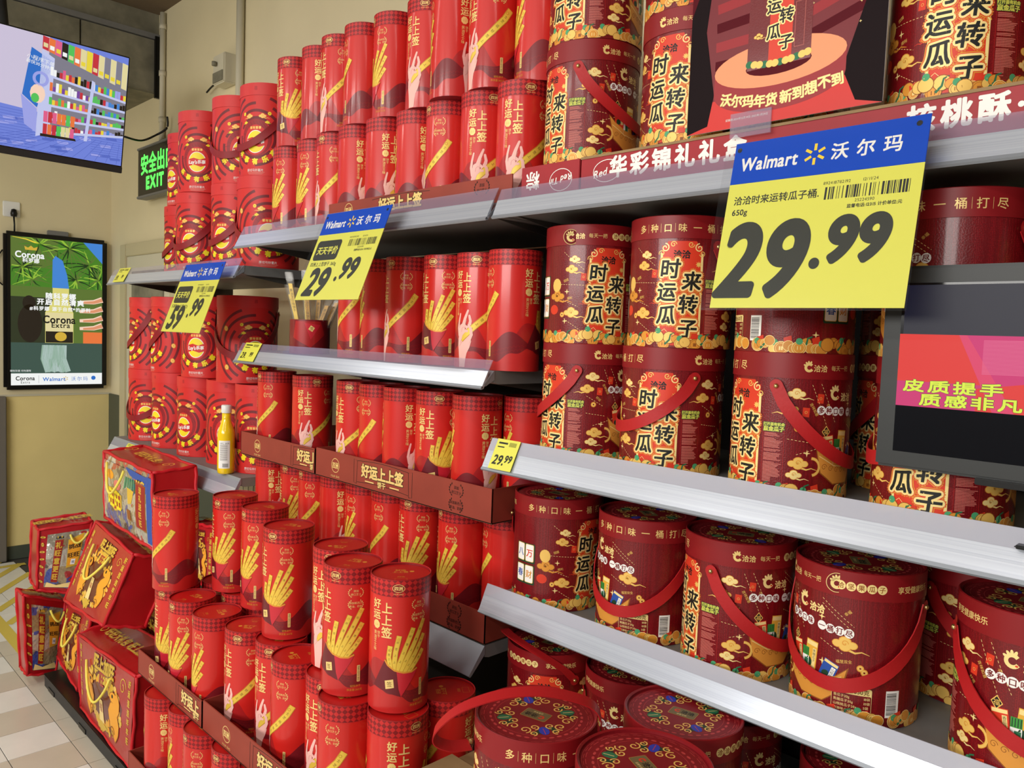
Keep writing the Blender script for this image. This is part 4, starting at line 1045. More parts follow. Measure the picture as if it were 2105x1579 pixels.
# bottle
A.poly([(w*.36, h*.29), (w*.67, h*.29), (w*.67, h*.50), (w*.62, h*.58), (w*.62, h*.67), (w*.44, h*.67), (w*.44, h*.58), (w*.36, h*.50)], S('glass'), 6)
A.poly([(w*.435, h*.67), (w*.62, h*.67), (w*.60, h*.76), (w*.55, h*.86), (w*.47, h*.89), (w*.44, h*.86)], S('sky'), 6)
A.rect(w*.365, h*.37, w*.665, h*.50, S('cream'), 7); A.rect(w*.365, h*.292, w*.665, h*.37, S('dark'), 7); A.ell(w*.53, h*.335, w*.065, h*.032, S('gold'), 8, 20)
A.text('Corona', w*.515, h*.455, 0.068, S('black'), 9, bold=0.0018, center=True, sx=0.85); A.text('Extra', w*.53, h*.415, 0.046, S('black'), 9, bold=0.001, center=True)
for i, yy in enumerate((.585, .52, .455, .40)):
    A.stroke([(w, h*(yy+.02)), (w*.9, h*yy), (w*.74, h*(yy-.005))], 0.038, S('skin2'), 9, w2=0.02); A.stroke([(w, h*(yy+.018)), (w*.9, h*(yy-.002)), (w*.78, h*(yy-.007))], 0.024, S('skin'), 10, w2=0.012)
A.text('Corona', w*.20, h*.885, 0.055, S('white'), 9, bold=0.0018, center=True, sx=0.9); A.text('科罗娜', w*.21, h*.845, 0.032, S('white'), 9, bold=0.001, center=True)
A.poly([(w*.15, h*.915), (w*.14, h*.94), (w*.18, h*.93), (w*.21, h*.945), (w*.24, h*.93), (w*.28, h*.94), (w*.27, h*.915)], S('gold'), 9)
A.text('随科罗娜', w*.53, h*.614, 0.042, S('white'), 12, bold=0.0016, center=True, gap=0.004); A.text('开启自然清爽', w*.53, h*.572, 0.042, S('white'), 12, bold=0.0016, center=True, gap=0.005); A.text('#科罗娜 源于自然*的原料', w*.53, h*.525, 0.029, S('white'), 12, bold=0.001, center=True, gap=0.002)
A.text('理性饮酒 切勿酒驾', w*.10, h*.098, 0.014, S('white'), 9, center=True)
A.rect(0, 0, w, h*.08, S('white'), 9); A.text('Corona', w*.15, h*.048, 0.036, S('black'), 10, bold=0.001, center=True, sx=0.9); A.text('Extra', w*.15, h*.02, 0.022, S('black'), 10, center=True)
A.rect(w*.29, h*.012, w*.293, h*.066, S('grey'), 10); A.text('Walmart', w*.46, h*.04, 0.034, S('blue'), 10, bold=0.0008, center=True); A.text('沃尔玛', w*.74, h*.04, 0.03, S('blue'), 10, center=True, gap=0.006)
for k in range(6): a = R(60*k+30); A.stroke([(w*.585+.006*math.cos(a), h*.042+.006*math.sin(a)), (w*.585+.015*math.cos(a), h*.042+.015*math.sin(a))], 0.004, S('gold'), 10)
A.ell(w*.9, h*.045, .014, .014, S('blue'), 10, 14)
link('screen', art_mesh('display_screen', A, plane_map((0.0505, bw, bb), (0, 1, 0), (0, 0, 1))), dis)
cable([(XW+0.01, D0.y-0.0, 1.98), (XW+0.02, D0.y-0.04, 1.9), (XW+0.02, D0.y-0.03, 1.8), (XW+0.01, D0.y, 1.76)], 0.004, 'thin black cable loop at the portrait display')

# ---- hanging television, tilted forward
tx = -4.0
TR_ = onX(268, 118, tx+0.05); BR_ = onX(250, 355, (tx+0.05)*1.024)
BR_.y = TR_.y*0+BR_.y
ey = (TR_-BR_); th = ey.length; tw = th*1.74
ey.normalize(); exx = Vector((0, 1, 0)); exx = (exx-ey*exx.dot(ey)).normalized(); nrm = exx.cross(ey)
tv = root('hanging_television', BR_, 0, 'large black hanging television showing a supermarket aisle', 'television')
M3 = Matrix((exx, ey, nrm)).transposed().to_4x4(); M3.translation = BR_; tv.matrix_world = M3
q = MB(); q.box(-tw, 0, -0.035, 0, th, 0.0, 'plastic_black', 0.003); q.box(-tw, -0.004, -0.03, 0, 0.026, 0.004, 'bezel', 0.002); q.box(-tw*.7, th*.2, -0.07, -tw*.3, th*.8, -0.03, 'plastic_black', 0.01); link('casing', q.mesh('casing'), tv)
q = MB(); q.tube([(-tw*.5, th*.6, -0.08), (-tw*.5, th*1.3, -0.3)], 0.018, 'bezel', 10); link('hanger', q.mesh('hanger'), tv)
A = Art(); A.text('KONKA', -tw*.37, 0.008, 0.017, 'label_white', 2, center=True, bold=0.0004)
sw_, sh_ = tw-0.012, th-0.036; ox, oy = -tw+0.006, 0.030
def U(u, v): return (ox+sw_*u, oy+sh_*v)
def uq(pts, m_, L): A.poly([U(*p) for p in pts], S(m_), L)
# the picture: visible part of the screen is its right three fifths
uq([(0, 0), (1, 0), (1, 1), (0, 1)], 'floorb', 1)
uq([(0, .4), (.64, .34), (.64, 1), (0, 1)], 'wall', 2)
for i in range(14):
    A.dashes(U(min(.99, .30+.052*i), 0.004), U(min(.99, .62+.028*i), .20), 0.002, S('floord'), 3, 0.5); A.dashes(U(.3, .025*i), U(.999, .02*i+.06), 0.002, S('floord'), 3, 0.5)
rnd = random.Random(8)
for i in range(40):
    x, y = rnd.uniform(.4, .95), rnd.uniform(.02, .25); uq([(x, y), (x+.05, y+.008), (x+.045, y+.03), (x-.005, y+.022)], rnd.choice(('lav', 'floorb', 'floord')), 2.5)
uq([(.36, .78), (.40, .77), (.40, .88), (.36, .90)], 'blue', 4); uq([(.36, .68), (.42, .66), (.42, .73), (.36, .75)], 'white', 4)
uq([(.535, .47), (.60, .38), (.66, .80), (.565, .88)], 'blue', 5); A.text('小程序下单', *U(.607, .79), 0.022, S('white'), 6, center=True, rot=-8); A.text('最快30分钟送', *U(.604, .75), 0.018, S('white'), 6, center=True, rot=-8)
A.arc(*U(.61, .63), 0.026, 0, 360, 0.012, S('lav'), 6, 18); A.ell(*U(.60, .50), 0.03, 0.04, S('skin2'), 6, 12); A.ell(*U(.59, .46), 0.016, 0.02, S('green'), 7, 12)
uq([(.53, .47), (.60, .37), (.605, .16), (.55, .22)], 'lav', 5); uq([(.61, .88), (.665, .83), (.66, .18), (.60, .13)], 'shelf', 5)
def shelf_y(v0, v1, u): t = (u-.64)/(.36); return v0+(v1-v0)*t
rows = [(.80, .70, 'red'), (.665, .58, 'red'), (.53, .49, 'purple'), (.41, .41, 'red'), (.29, .33, 'dark'), (.17, .26, 'red')]
uq([(.64, .88), (1, .70), (1, .26), (.62, .16)], 'grey', 4)
for ri, (a, b, c_) in enumerate(rows[:-1]):
    a2, b2 = rows[ri+1][0], rows[ri+1][1]
    for i in range(26):
        u = .65+.35*i/26; u2 = u+.35/26*0.93; t = shelf_y(a, b, u); l = shelf_y(a2, b2, u)
        hgt = (t-l)*rnd.uniform(.45, .78)
        uq([(u, l+.012), (u2, l+.012), (u2, l+hgt), (u, l+hgt)], rnd.choice(('red', 'red', 'pink', 'orange', 'purple', 'white', 'yellow', 'dark', 'green') if i < 15 else ('sky', 'red', 'dark', 'yellow', 'lav', 'green')), 6)
    uq([(.64, shelf_y(a2, b2, .64)), (1, b2), (1, b2+.02), (.64, shelf_y(a2, b2, .64)+.02)], 'shelf', 7)
for i in range(14):
    u = .61+.39*i/14; u2 = u+.027; t0 = .89-.19*(u-.61)/.39; t1 = 1.0-.06*(u-.61)/.39
    uq([(u, t0), (u2, t0-.012), (u2, t1-.01), (u, t1)], ('red', 'orange', 'pink', 'dark', 'green', 'orange', 'cream', 'yellow', 'red', 'cream', 'grey', 'cream', 'grey', 'cream')[i], 6)
    uq([(u+.004, t0+.02), (u2-.004, t0+.015), (u2-.004, t0+.05), (u+.004, t0+.055)], rnd.choice(('white', 'yellow', 'cream')), 6.5)
uq([(.835, .72), (.85, .71), (.83, .17), (.815, .165)], 'shelf', 8)
for i in range(7):
    u = .63+.02*i
    for j in range(2): uq([(u, .16+.11*j), (u+.018, .16+.11*j), (u+.018, .255+.11*j), (u, .255+.11*j)], rnd.choice(('red', 'pink', 'orange', 'cream', 'green')), 8)
uq([(.62, .14), (.78, .15), (.775, .17), (.62, .165)], 'dark', 8.5)
link('screen', art_mesh('tv_screen', A, plane_map((0, 0, 0.0006), (1, 0, 0), (0, 1, 0))), tv)

# ================================================================== SHELVING
YF = 1.2
GX = [-3.66, -2.452, -1.252, -0.05]
gon = root('gondola_rack', (0, 1.7, 0), 0, 'dark perforated shelving frame standing behind all the shelves', 'shelf rack')
for i, gx in enumerate((-2.452, -1.252, -0.04, -3.66)):
    q = MB(); q.box(gx-0.02, -0.02, 0.0, gx+0.02, 0.03, 1.84, 'shelf_dark', 0.002)
    for k in range(24): q.box(gx-0.004, -0.0215, 0.12+0.07*k, gx+0.004, -0.0195, 0.15+0.07*k, 'plastic_black')
    link('upright', q.mesh('upright'), gon)
for a, b in ((-2.43, -1.275), (-1.23, -0.06)):
    q = MB(); q.box(a, 0.0, 0.05, b, 0.012, 1.82, 'back_dark'); link('back_panel', q.mesh('back_panel'), gon)
q = MB(); q.box(-3.64, 0.0, 0.05, -2.475, 0.012, 1.0, 'panel_cream')
for k in range(22): q.box(-3.6+0.05*k, -0.004, 0.06, -3.592+0.05*k, 0.0, 0.99, 'pipe')
link('back_panel', q.mesh('back_panel_cream'), gon)['label'] = 'cream slatted back panel'
def shelf(x0, x1, zs, name_lab, rail=True, rtop=0.025, rbot=-0.037, yb=1.17, short=None, lip='clear_strip'):
    t = root('shelf_board', (0, 0, 0), 0, name_lab, 'shelf')
    q = MB(); q.prism([(1.205, zs), (1.205, zs-0.026), (1.218, zs-0.03), (1.68, zs-0.03), (1.68, zs)], x0+0.004, x1-0.004, 'shelf_grey'); link('board', q.mesh('board'), t)
    q = MB(); q.prism([(1.2045, zs+0.0), (1.2045-0.002, zs+0.0), (yb+0.002, zs+rbot+0.004), (yb+0.006, zs+rbot)], x0+0.003, x1-0.003, 'shelf_metal')
    q.prism([(1.2045, zs), (1.2045, zs-0.02), (yb+0.008, zs+rbot)], x0+0.003, x0+0.005, 'shelf_metal'); q.prism([(1.2045, zs), (1.2045, zs-0.02), (yb+0.008, zs+rbot)], x1-0.005, x1-0.003, 'shelf_metal')
    link('front_lip', q.mesh('front_lip'), t)
    for gx in (x0+0.03, x1-0.034):
        q = MB(); q.prism([(1.22, zs-0.03), (1.68, zs-0.03), (1.68, zs-0.10), (1.40, zs-0.055)], gx, gx+0.004, 'shelf_dark'); link('bracket', q.mesh('bracket'), t)
    if rail:
        a, b = (short or (x0, x1)); a += 0.004; b -= 0.004
        ytp, ztp = YF, zs+rtop; zb = zs+rbot
        # point on the slope where the clear lip starts
        ym, zm = yb+(ytp-yb)*0.58, zb+(ztp-zb)*0.58
        q = MB(); q.prism([(yb-0.003, zb-0.003), (yb+0.004, zb-0.004), (ym+0.0012, zm), (ym-0.0018, zm)], a, b, 'rail'); q.prism([(yb-0.0055, zb-0.004), (yb-0.003, zb-0.007), (yb+0.004, zb-0.005), (yb-0.002, zb+0.001)], a, b, 'shelf_metal')
        r_ = link('price_rail', q.mesh('price_rail'), t)
        q = MB(); q.prism([(ym, zm), (ytp, ztp), (ytp-0.0016, ztp), (ym-0.0022, zm)], a, b, lip); link('clear_lip', q.mesh('clear_lip'), r_)
    return t
shelf(GX[0], GX[1], 1.757, 'top left shelf holding crisp buckets, with clear price rail')
shelf(GX[0], GX[1], 1.052, 'lower left shelf holding crisp buckets and the juice bottle', rtop=-0.008, rbot=-0.062)
shelf(GX[1], GX[2], 1.85, 'top middle shelf carrying two stacked rows of canisters', rtop=0.031, rbot=-0.037, yb=1.166)
shelf(GX[1], GX[2], 1.48, 'middle shelf with six canisters and wrapped sticks standing on it', rtop=0.024, rbot=-0.034)
shelf(GX[1], GX[2], 0.855, 'lower middle shelf with grey lip under the carton trays', rail=False, rbot=-0.062, yb=1.155)
shelf(GX[2], GX[3], 1.85, 'top right shelf carrying the red carton and seed buckets', rtop=0.026, rbot=-0.034, yb=1.176)
shelf(GX[2], GX[3], 1.307, 'right shelf holding stacked seed buckets and the small monitor', lip='glare_strip')
shelf(GX[2], GX[3], 0.975, 'lower right shelf with one row of seed buckets under long rail', rtop=0.028, rbot=-0.026, yb=1.176, lip='glare_strip')
shelf(GX[2], GX[3], 0.636, 'bottom right shelf in the dark behind the lowest seed buckets', rail=False)
q = MB(); q.box(-3.665, 0.93, 0, -0.05, 1.68, 0.055, 'plinth_black', 0.003); q.box(-3.655, 0.924, 0.055, -0.05, 1.68, 0.061, 'plastic_black', 0.002)
for k in range(9): q.box(-3.60+0.4*k, 0.927, 0.004, -3.52+0.4*k, 0.931, 0.02, 'plastic_black')
tag(link('plinth', q.mesh('plinth')), 'low black plinth on the floor under the whole display', 'plinth')

# ================================================================== CANISTERS
def scan_row(spec, zb, yc=1.29, ylo=1.268, yhi=1.38, gap=0.1243, xmax=-1.196):
    out = []
    for xl, yp, ang in spec:
        best = None
        for k in range(60):
            Y = ylo+(yhi-ylo)*k/59; X = left_tangent(xl, yp, Y, RC)
            ok = X+RC < xmax and all(math.hypot(X-p[0], Y-p[1]) >= gap for p in out)
            if ok and (best is None or abs(Y-yc) < abs(best[1]-yc)): best = (X, Y)
        if best is None:
            Y = yc; X = min(out[-1][0]+gap, xmax-RC); Y = out[-1][1]+math.sqrt(max(0, gap*gap-(X-out[-1][0])**2)); best = (X, Y); print('fallback', xl, X, Y)
        out.append((best[0], best[1], ang))
    return out
def face_words(a):
    a = a % 360
    b = a if a < 180 else a-180; kind = a < 180
    pic = 'sticks' if kind else 'hand'
    if b < 15 or b > 165: return 'with gold writing and ' + ('stick bouquet' if (a < 15 or a > 345) else 'hand')if not (15 <= a <= 165) else 'with gold writing and hand'
    if b < 45: return 'with two seals and '+('stick bouquet' if kind else 'single stick')
    if b < 72: return 'with two seals and '+('half bouquet' if kind else 'stick tip')
    if b < 100: return 'mostly plain red'
    return 'with gold writing at right'
def can_row(spec, zb, rowname, **kw):
    pts = scan_row(spec, zb, **kw); n = len(pts)
    for i, (x, y, a) in enumerate(pts):
        canister(x, y, zb, a, f'red canister {face_words(a)}, {ORD[i]} from left, {rowname}', 'biscuit canisters '+rowname)
can_row([(570, 200, 27), (620, 180, 324), (660, 170, 214), (707, 150, 285), (767, 140, 75), (836, 100, 192), (886, 100, 114), (964, 90, 208), (1043, 120, 92)], 2.1225, 'upper row on top shelf')
can_row([(561, 355, 74), (610, 355, 74), (650, 340, 222), (695, 330, 132), (751, 330, 138), (814, 300, 121), (875, 290, 241), (947, 270, 163), (1021, 270, 166)], 1.8520, 'lower row on top shelf')
can_row([(695, 640, 245), (741, 626, 105), (792, 626, 222), (869, 640, 34), (937, 640, 188), (1002, 640, 280)], 1.4805, 'on the middle shelf')
can_row([(529, 846, 242), (600, 860, 166), (691, 846, 203), (738, 860, 258), (787, 873, 124), (854, 873, 356), (928, 913, 112), (988, 926, 88)], 1.1435, 'inside the upper carton trays', xmax=-1.2535)
can_row([(525, 993, 141), (576, 993, 48), (613, 1020, 241), (657, 1046, 132), (710, 1046, 82), (763, 1060, 257), (820, 1100, 34), (900, 1112, 62), (969, 1112, 282)], 0.8650, 'under the upper trays', xmax=-1.263)
# display pile in front of the shelf
ZI = 0.5300
for i, (x, y, a, s) in enumerate(((-2.275, 0.925, 42, 'leftmost in the left tray'), (-2.140, 0.912, 58, 'second in the left tray'), (-1.985, 0.912, 82, 'third in the left tray'), (-1.8435, 0.935, 208, 'leftmost in the nearer tray'), (-1.720, 0.955, 198, 'second in the nearer tray'),
                                  (-1.598, 0.932, 250, 'third in the nearer tray'), (-1.475, 0.950, 196, 'fourth in the nearer tray'), (-1.357, 0.909, 244, 'fifth in the nearer tray'), (-1.239, 0.951, 320, 'under the nearest top canister'))):
    canister(x, y, ZI, a, f'red canister {face_words(a)}, {s}', 'biscuit canisters in the display pile trays')
for i, (x, y, a, s) in enumerate(((-2.262, 0.912, 246, 'standing apart at the pile left end'), (-2.146, 1.036, 50, 'second of the tallest pile layer'), (-1.965, 1.035, 65, 'third of the tallest pile layer'), (-1.742, 0.982, 39, 'fourth of the tallest pile layer'),
                                  (-1.514, 0.985, 193, 'fifth, left of the two nearest'), (-1.388, 0.935, 28, 'second nearest on the pile'), (-1.264, 0.968, 358, 'nearest and largest of all'))):
    canister(x, y, ZI+HC+0.0008, a, f'red canister {face_words(a)}, {s}', 'biscuit canisters on top of the display pile')
for i, (x, y, a) in enumerate(((-2.235, 1.046, 10), (-2.108, 1.046, 60), (-1.981, 1.046, 100), (-1.81, 1.062, 200), (-1.675, 1.082, 20), (-1.55, 1.076, 300), (-1.415, 1.072, 60))):
    canister(x, y, ZI, a, f'red canister {ORD[i]} from left in the rear row of the display pile', 'biscuit canisters in the rear pile row')
canister(-1.236, 1.077, ZI, 260, 'red canister mostly plain, beside the brown board and dark gap', 'biscuit canisters in the rear pile row')
for i, (x, y, a) in enumerate(((-2.186, 0.865, 321), (-2.056, 0.880, 105), (-1.925, 0.866, 242), (-1.795, 0.882, 230), (-1.665, 0.890, 60), (-1.53, 0.88, 10), (-1.40, 0.875, 200), (-1.27, 0.875, 318))):
    canister(x, y, 0.2565, a, f'red canister {ORD[i]} from left in the lowest layer below the trays', 'biscuit canisters in the lowest pile layer')

# carton trays
def tray(x0, x1, y0, y1, z0, h, label, logo=None, banner=None, seals=None, cutr=False, name='carton_tray'):
    t = root(name, (x0, y0, z0), 0, label, 'carton tray', 'brown carton trays')
    w, d, th = x1-x0, y1-y0, 0.003
    q = MB(); q.box(0, 0.0, 0, w, d, 0.0025, 'carton_in'); q.box(0, d-th, 0, w, d, h, 'carton_in'); link('tray_floor', q.mesh('tray_floor'), t)
    q = MB(); q.box(0, 0, 0, w, th, h, 'carton', 0.0006); 
    fp = link('front_panel', q.mesh('front_panel'), t)
    for xx in (0, w-th):
        q = MB(); q.box(xx, 0, 0, xx+th, d, h, 'carton', 0.0006); link('side_panel', q.mesh('side_panel'), t)
    A = Art()
    if logo is not None:
        A.arc(logo, h*.52, 0.0195, 0, 360, 0.0016, 'foil', 1, 24); A.text('四洲', logo, h*.52, 0.019, 'foil', 1, center=True, bold=0.0006, sx=0.8); A.text('FOUR SEAS', logo, h*.14, 0.008, 'foil', 1, center=True)
    if banner is not None:
        b = banner; B = Art()
        B.stroke([(b-0.115, h*.10), (b-0.112, h*.88), (b-0.128, h*.92), (b-0.128, h*.12), (b-0.115, h*.10)], 0.0012, 'ink_black', 1)
        B.stroke([(b+0.115, h*.10), (b+0.112, h*.88), (b+0.128, h*.92), (b+0.128, h*.12), (b+0.115, h*.10)], 0.0012, 'ink_black', 1)
        for yy in (.16, .88):
            B.stroke([(b-0.113+0.0226*i, h*(yy+.07*math.sin(PI*i/10))) for i in range(11)], 0.0012, 'ink_black', 1)
        B.text('好运上上签', b, h*.60, 0.037, 'foil', 4, bold=0.0016, center=True, outline=(('ink_black', 0.0030),)); B.text('饼干', b, h*.25, 0.018, 'foil', 4, bold=0.0008, center=True, outline=(('ink_black', 0.0016),))
        B.rect(b-0.075, h*.24, b-0.035, h*.28, 'foil', 2); B.rect(b+0.035, h*.24, b+0.075, h*.28, 'foil', 2)
        if cutr:      # the panel was torn off through the banner: keep what lies left of the tear
            for v, tt, mi, bo in zip(B.V, B.T, B.M, B.O):
                base_i = bo; keep = v[tt-base_i][:, :, 0].max(1) < w-0.003
                if keep.any():
                    A.V.append(v); A.T.append((tt-base_i+A.n)[keep]); A.M.append(np.array([A.slot(B.mats[i]) for i in mi])[keep]); A.n += len(v)
        else:
            for v, tt, mi, bo in zip(B.V, B.T, B.M, B.O):
                base_i = bo; A.V.append(v); A.T.append(tt-base_i+A.n); A.M.append(np.array([A.slot(B.mats[i]) for i in mi])); A.n += len(v)
    if seals is not None:
        for dx in (0,):
            seal(A, seals, h*.72, ['添加', '进口芝士'], 1.7, 'ink_black', 2); seal(A, seals, h*.27, ['添加新西兰', '黄油、奶粉'], 1.7, 'ink_black', 2)
    if A.n: link('print', art_mesh('tray_print', A, plane_map((0, -0.0003, 0), (1, 0, 0), (0, 0, 1))), fp)
    return t
q_t = root('carton_tray', (-1.955, 1.2065, 1.8512), 0, 'brown printed carton front leaning behind the top middle rail', 'carton tray', 'brown carton trays')
q = MB(); q.box(0, 0, 0, 0.732, 0.003, 0.058, 'carton', 0.0006); fp = link('front_panel', q.mesh('front_panel'), q_t)
A = Art(); A.arc(0.10, 0.032, 0.0195, 0, 360, 0.0016, 'foil', 1, 24); A.text('四洲', 0.10, 0.032, 0.019, 'foil', 1, center=True, bold=0.0006, sx=0.8)
A.text('好运上上签', 0.33, 0.034, 0.036, 'foil', 4, bold=0.0016, center=True, outline=(('ink_black', 0.0030),)); A.stroke([(0.21+0.024*i, 0.0505+0.005*math.sin(PI*i/10)) for i in range(11)], 0.0012, 'ink_black', 1)
seal(A, 0.635, 0.038, ['添加', '进口芝士'], 1.7, 'ink_black', 2)
link('print', art_mesh('tray_print', A, plane_map((0, -0.0003, 0), (1, 0, 0), (0, 0, 1))), fp)
tray(-2.453, -1.990, 1.2000, 1.60, 1.1370, 0.075, 'brown carton tray torn through its banner, above middle canister row', logo=0.115, banner=0.335+0.12, cutr=True)
tray(-1.986, -1.2435, 1.2000, 1.60, 1.1370, 0.080, 'long brown carton tray with scroll banner, above middle canister row', logo=0.105, banner=0.325, seals=0.62)
tray(-2.4565, -1.2555, 1.2020, 1.60, 0.8575, 0.073, 'brown carton tray with black seals resting on the grey shelf lip', seals=1.095)
tray(-2.353, -1.914, 0.8420, 1.16, 0.5268, 0.072, 'brown carton tray torn through its banner, at left of display pile', logo=0.105, banner=0.335+0.07, cutr=True)
tray(-1.909, -1.160, 0.8420, 1.16, 0.5268, 0.078, 'brown carton tray running toward the front of the display pile', logo=0.135, banner=0.385, seals=0.62)
tray(-2.300, -1.165, 0.7980, 0.9560, 0.2535, 0.072, 'lowest brown carton tray at the foot of the display pile', logo=0.60, banner=0.85)
q = MB(); q.box(-2.30, 0.80, 0.0625, -1.17, 0.952, 0.2525, 'kraft', 0.003); q.box(-2.30, 0.957, 0.0625, -1.17, 1.14, 0.5262, 'kraft', 0.003); tag(link('carton_block', q.mesh('carton_block')), 'plain brown carton block carrying the display pile', 'carton')

# canister opened as a sampler with wrapped biscuit sticks
X0 = left_tangent(594, 680, 1.29, RC); op = root('sampler_cup', (X0+0.004, 1.29, 1.4805), R(62), 'cut-down red canister full of wrapped biscuit sticks', 'canister')
A = Art(); c = 2*PI*RC; A.rect(-c/2, 0, c/2, 0.105, 'can_dark', 0); A.poly([(-0.05, 0.1), (0.03, 0.1), (0.045, 0.06), (0.0, 0.02), (-0.06, 0.05)], 'can_hill', 1); A.poly([(-0.02, 0.095), (0.03, 0.09), (0.0, 0.045)], 'envelope', 2)
A.poly([(0.0, 0.088), (0.012, 0.080), (0.004, 0.068), (-0.008, 0.076)], 'foil', 3); A.text('签', 0.002, 0.078, 0.010, 'ink_brown', 4, center=True)
fn, nfn = cyl_maps(RC); dv, df = disc(RC-0.002, 0.03)
link('body', art_mesh('sampler_body', A, fn, nfn, [(*disc(RC, 0, up=False), 'can_dark'), (*annulus(RC, RC-0.002, 0.105, 0.105), 'gold_deep'), (*annulus(RC-0.002, RC-0.002, 0.105, 0.03), 'can_dark'), (dv, df, 'can_dark')], step=0.004), op)
C_ = Vector((X0+0.004, 1.29, 1.4805)); ang_l = [(-0.035, 0.02, -0.16, 0.05, 0.175), (-0.02, -0.02, -0.085, -0.01, 0.20), (-0.005, 0.0, -0.03, 0.0, 0.205), (0.012, -0.02, -0.02, -0.03, 0.165), (0.02, 0.0, 0.03, 0.0, 0.15), (0.005, 0.025, 0.02, 0.03, 0.17), (0.02, -0.02, 0.17, 0.01, 0.135), (0.03, 0.0, 0.19, 0.02, 0.15), (0.028, 0.02, 0.15, 0.06, 0.14)]
rgt = Vector((0.85, 0.5, 0)).normalized(); fwd = Vector((-0.5, 0.85, 0)).normalized()
for i, (bx, by, tx_, ty_, l) in enumerate(ang_l):
    b0 = C_+rgt*bx+fwd*by+Vector((0, 0, 0.035)); d = (rgt*tx_+fwd*ty_+Vector((0, 0, 0.42))).normalized(); b1 = b0+d*l
    wdir = rgt; s_ = root('wrapped_stick', b0, 0, ['gold biscuit stick in clear film leaning far left in the sampler', 'gold biscuit stick in film, second from left in the sampler', 'upright printed biscuit stick in shiny film in the sampler', 'short biscuit stick behind the big price sign in the sampler',
        'biscuit stick standing mid-right in the sampler', 'biscuit stick at the back of the sampler', 'lower dark gold stick leaning right in the sampler', 'middle dark gold stick leaning right in the sampler', 'rear dark gold stick leaning right in the sampler'][i], 'biscuit stick', 'wrapped biscuit sticks in the sampler')
    q = MB(); q.ribbon([(Vector((0, 0, 0))+d*0.0, wdir, fwd), (d*l*0.5, wdir, fwd), (d*l*0.92, wdir, fwd)], 0.013, 0.006, 'stick' if i in (0, 1, 2) else 'stick_edge'); 
    st = link('stick', q.mesh('stick'), s_)
    A = Art(); A.text('黄油芝士味饼干', 0, l*0.84, 0.0105, 'ink_brown', 1, vert=True)
    n0 = wdir.cross(d).normalized(); n0 = -n0 if n0.dot(fwd) > 0 else n0
    pm = plane_map(tuple(-fwd*0.0034), tuple(wdir), tuple(d)); link('print', art_mesh('stick_print', A, pm), st)
    q = MB(); q.ribbon([(d*-0.004, wdir, fwd), (d*l*0.95, wdir, fwd), (d*l*1.0, wdir+fwd*0.3, fwd), (d*(l+0.02), wdir, fwd)], 0.021, 0.009, 'wrapper'); link('wrapper', q.mesh('wrapper'), s_)

# ================================================================== SEED BUCKETS
def brow(spec, zb, rowname, yc=1.312, labs={}):
    out = []
    for i, (xl, yp, ang, strap, lid) in enumerate(spec):
        if isinstance(xl, tuple): X, Y = xl
        else:
            Y = yc; X = left_tangent(xl, yp, Y, RB+0.001)
            if out and X-out[-1][0] < 2*RB+0.006:
                dx = max(0.05, X-out[-1][0]); Y = yc+math.sqrt(max(0, (2*RB+0.006)**2-dx*dx)); X = left_tangent(xl, yp, Y, RB+0.001)
        out.append((X, Y)); w = {'r': 'with black title', 'c': ''}['r']
        a = ang % 360
        desc = 'black-titled' if (a < 62 or a > 300) else ('ingot-boat side' if a < 140 else ('bar-code side' if a < 230 else 'game-tile side'))
        bucket(X, Y, zb, ang, labs.get(i, f'{desc} bucket, {ORD[i]} from left, {rowname}'), 'seed buckets '+rowname, strap, lid)
brow([(1120, 600, -20, 'right', 30), (1293, 600, 0, 'right', -125), (1510, 690, 222, 'left', 0), ((-0.372, 1.312), 0, 166, 'left', -95), ((-0.13, 1.312), 0, 20, 'right', 0)], 1.5485, 'upper layer on right shelf', labs={3: 'shaded seed bucket with its lid showing above the monitor', 4: 'seed bucket at right picture edge behind the monitor, upper'})
brow([(1112, 850, 51, 'left', -8), (1275, 850, 15, 'left', -25), (1503, 850, 51, 'lowright', -12), ((-0.372, 1.312), 0, 17, 'left', 40), ((-0.13, 1.312), 0, 60, 'right', 0)], 1.3077, 'lower layer on right shelf', labs={3: 'black-titled seed bucket showing below the monitor frame', 4: 'seed bucket at right picture edge behind the monitor, lower'})
brow([(1055, 1130, -51, 'right', -136), (1228, 1150, 160, 'lowright', -108), (1405, 1200, 65, 'lowright', 5), ((-0.484, 1.312), 0, 148, 'lowright', 80), ((-0.232, 1.30), 0, 110, 'lowright', -172)], 0.9757, 'on the lower right shelf')
bucket(-0.36, 1.52, 0.9757, 80, 'shaded seed bucket in the second row between the two nearest buckets', 'seed buckets on the lower right shelf')
bucket(-0.60, 1.53, 0.9757, 120, 'shaded seed bucket behind the bar-code bucket on the lower right shelf', 'seed buckets on the lower right shelf')
bucket(-0.49, 1.54, 1.3077, 60, 'shaded seed bucket in the second row left of the monitor', 'seed buckets lower layer on right shelf', 'left')
bucket(-0.49, 1.54, 1.5485, 100, 'shaded upper seed bucket in the second row left of the monitor', 'seed buckets upper layer on right shelf', 'left')
brow([((-1.150, 1.312), 0, 7, 'flop', 120), ((-0.94, 1.335), 0, 115, 'right', -172), ((-0.72, 1.345), 0, 60, 'right', 0), ((-0.46, 1.32), 0, 20, 'right', 40)], 0.6367, 'on the dark bottom right shelf')
ZQ = 0.7155
bq = bucket(-0.826, 0.912, ZQ, 128, 'nearest seed bucket on brown board with its strap flopped over the lid', 'seed buckets on the brown board', None, -150)
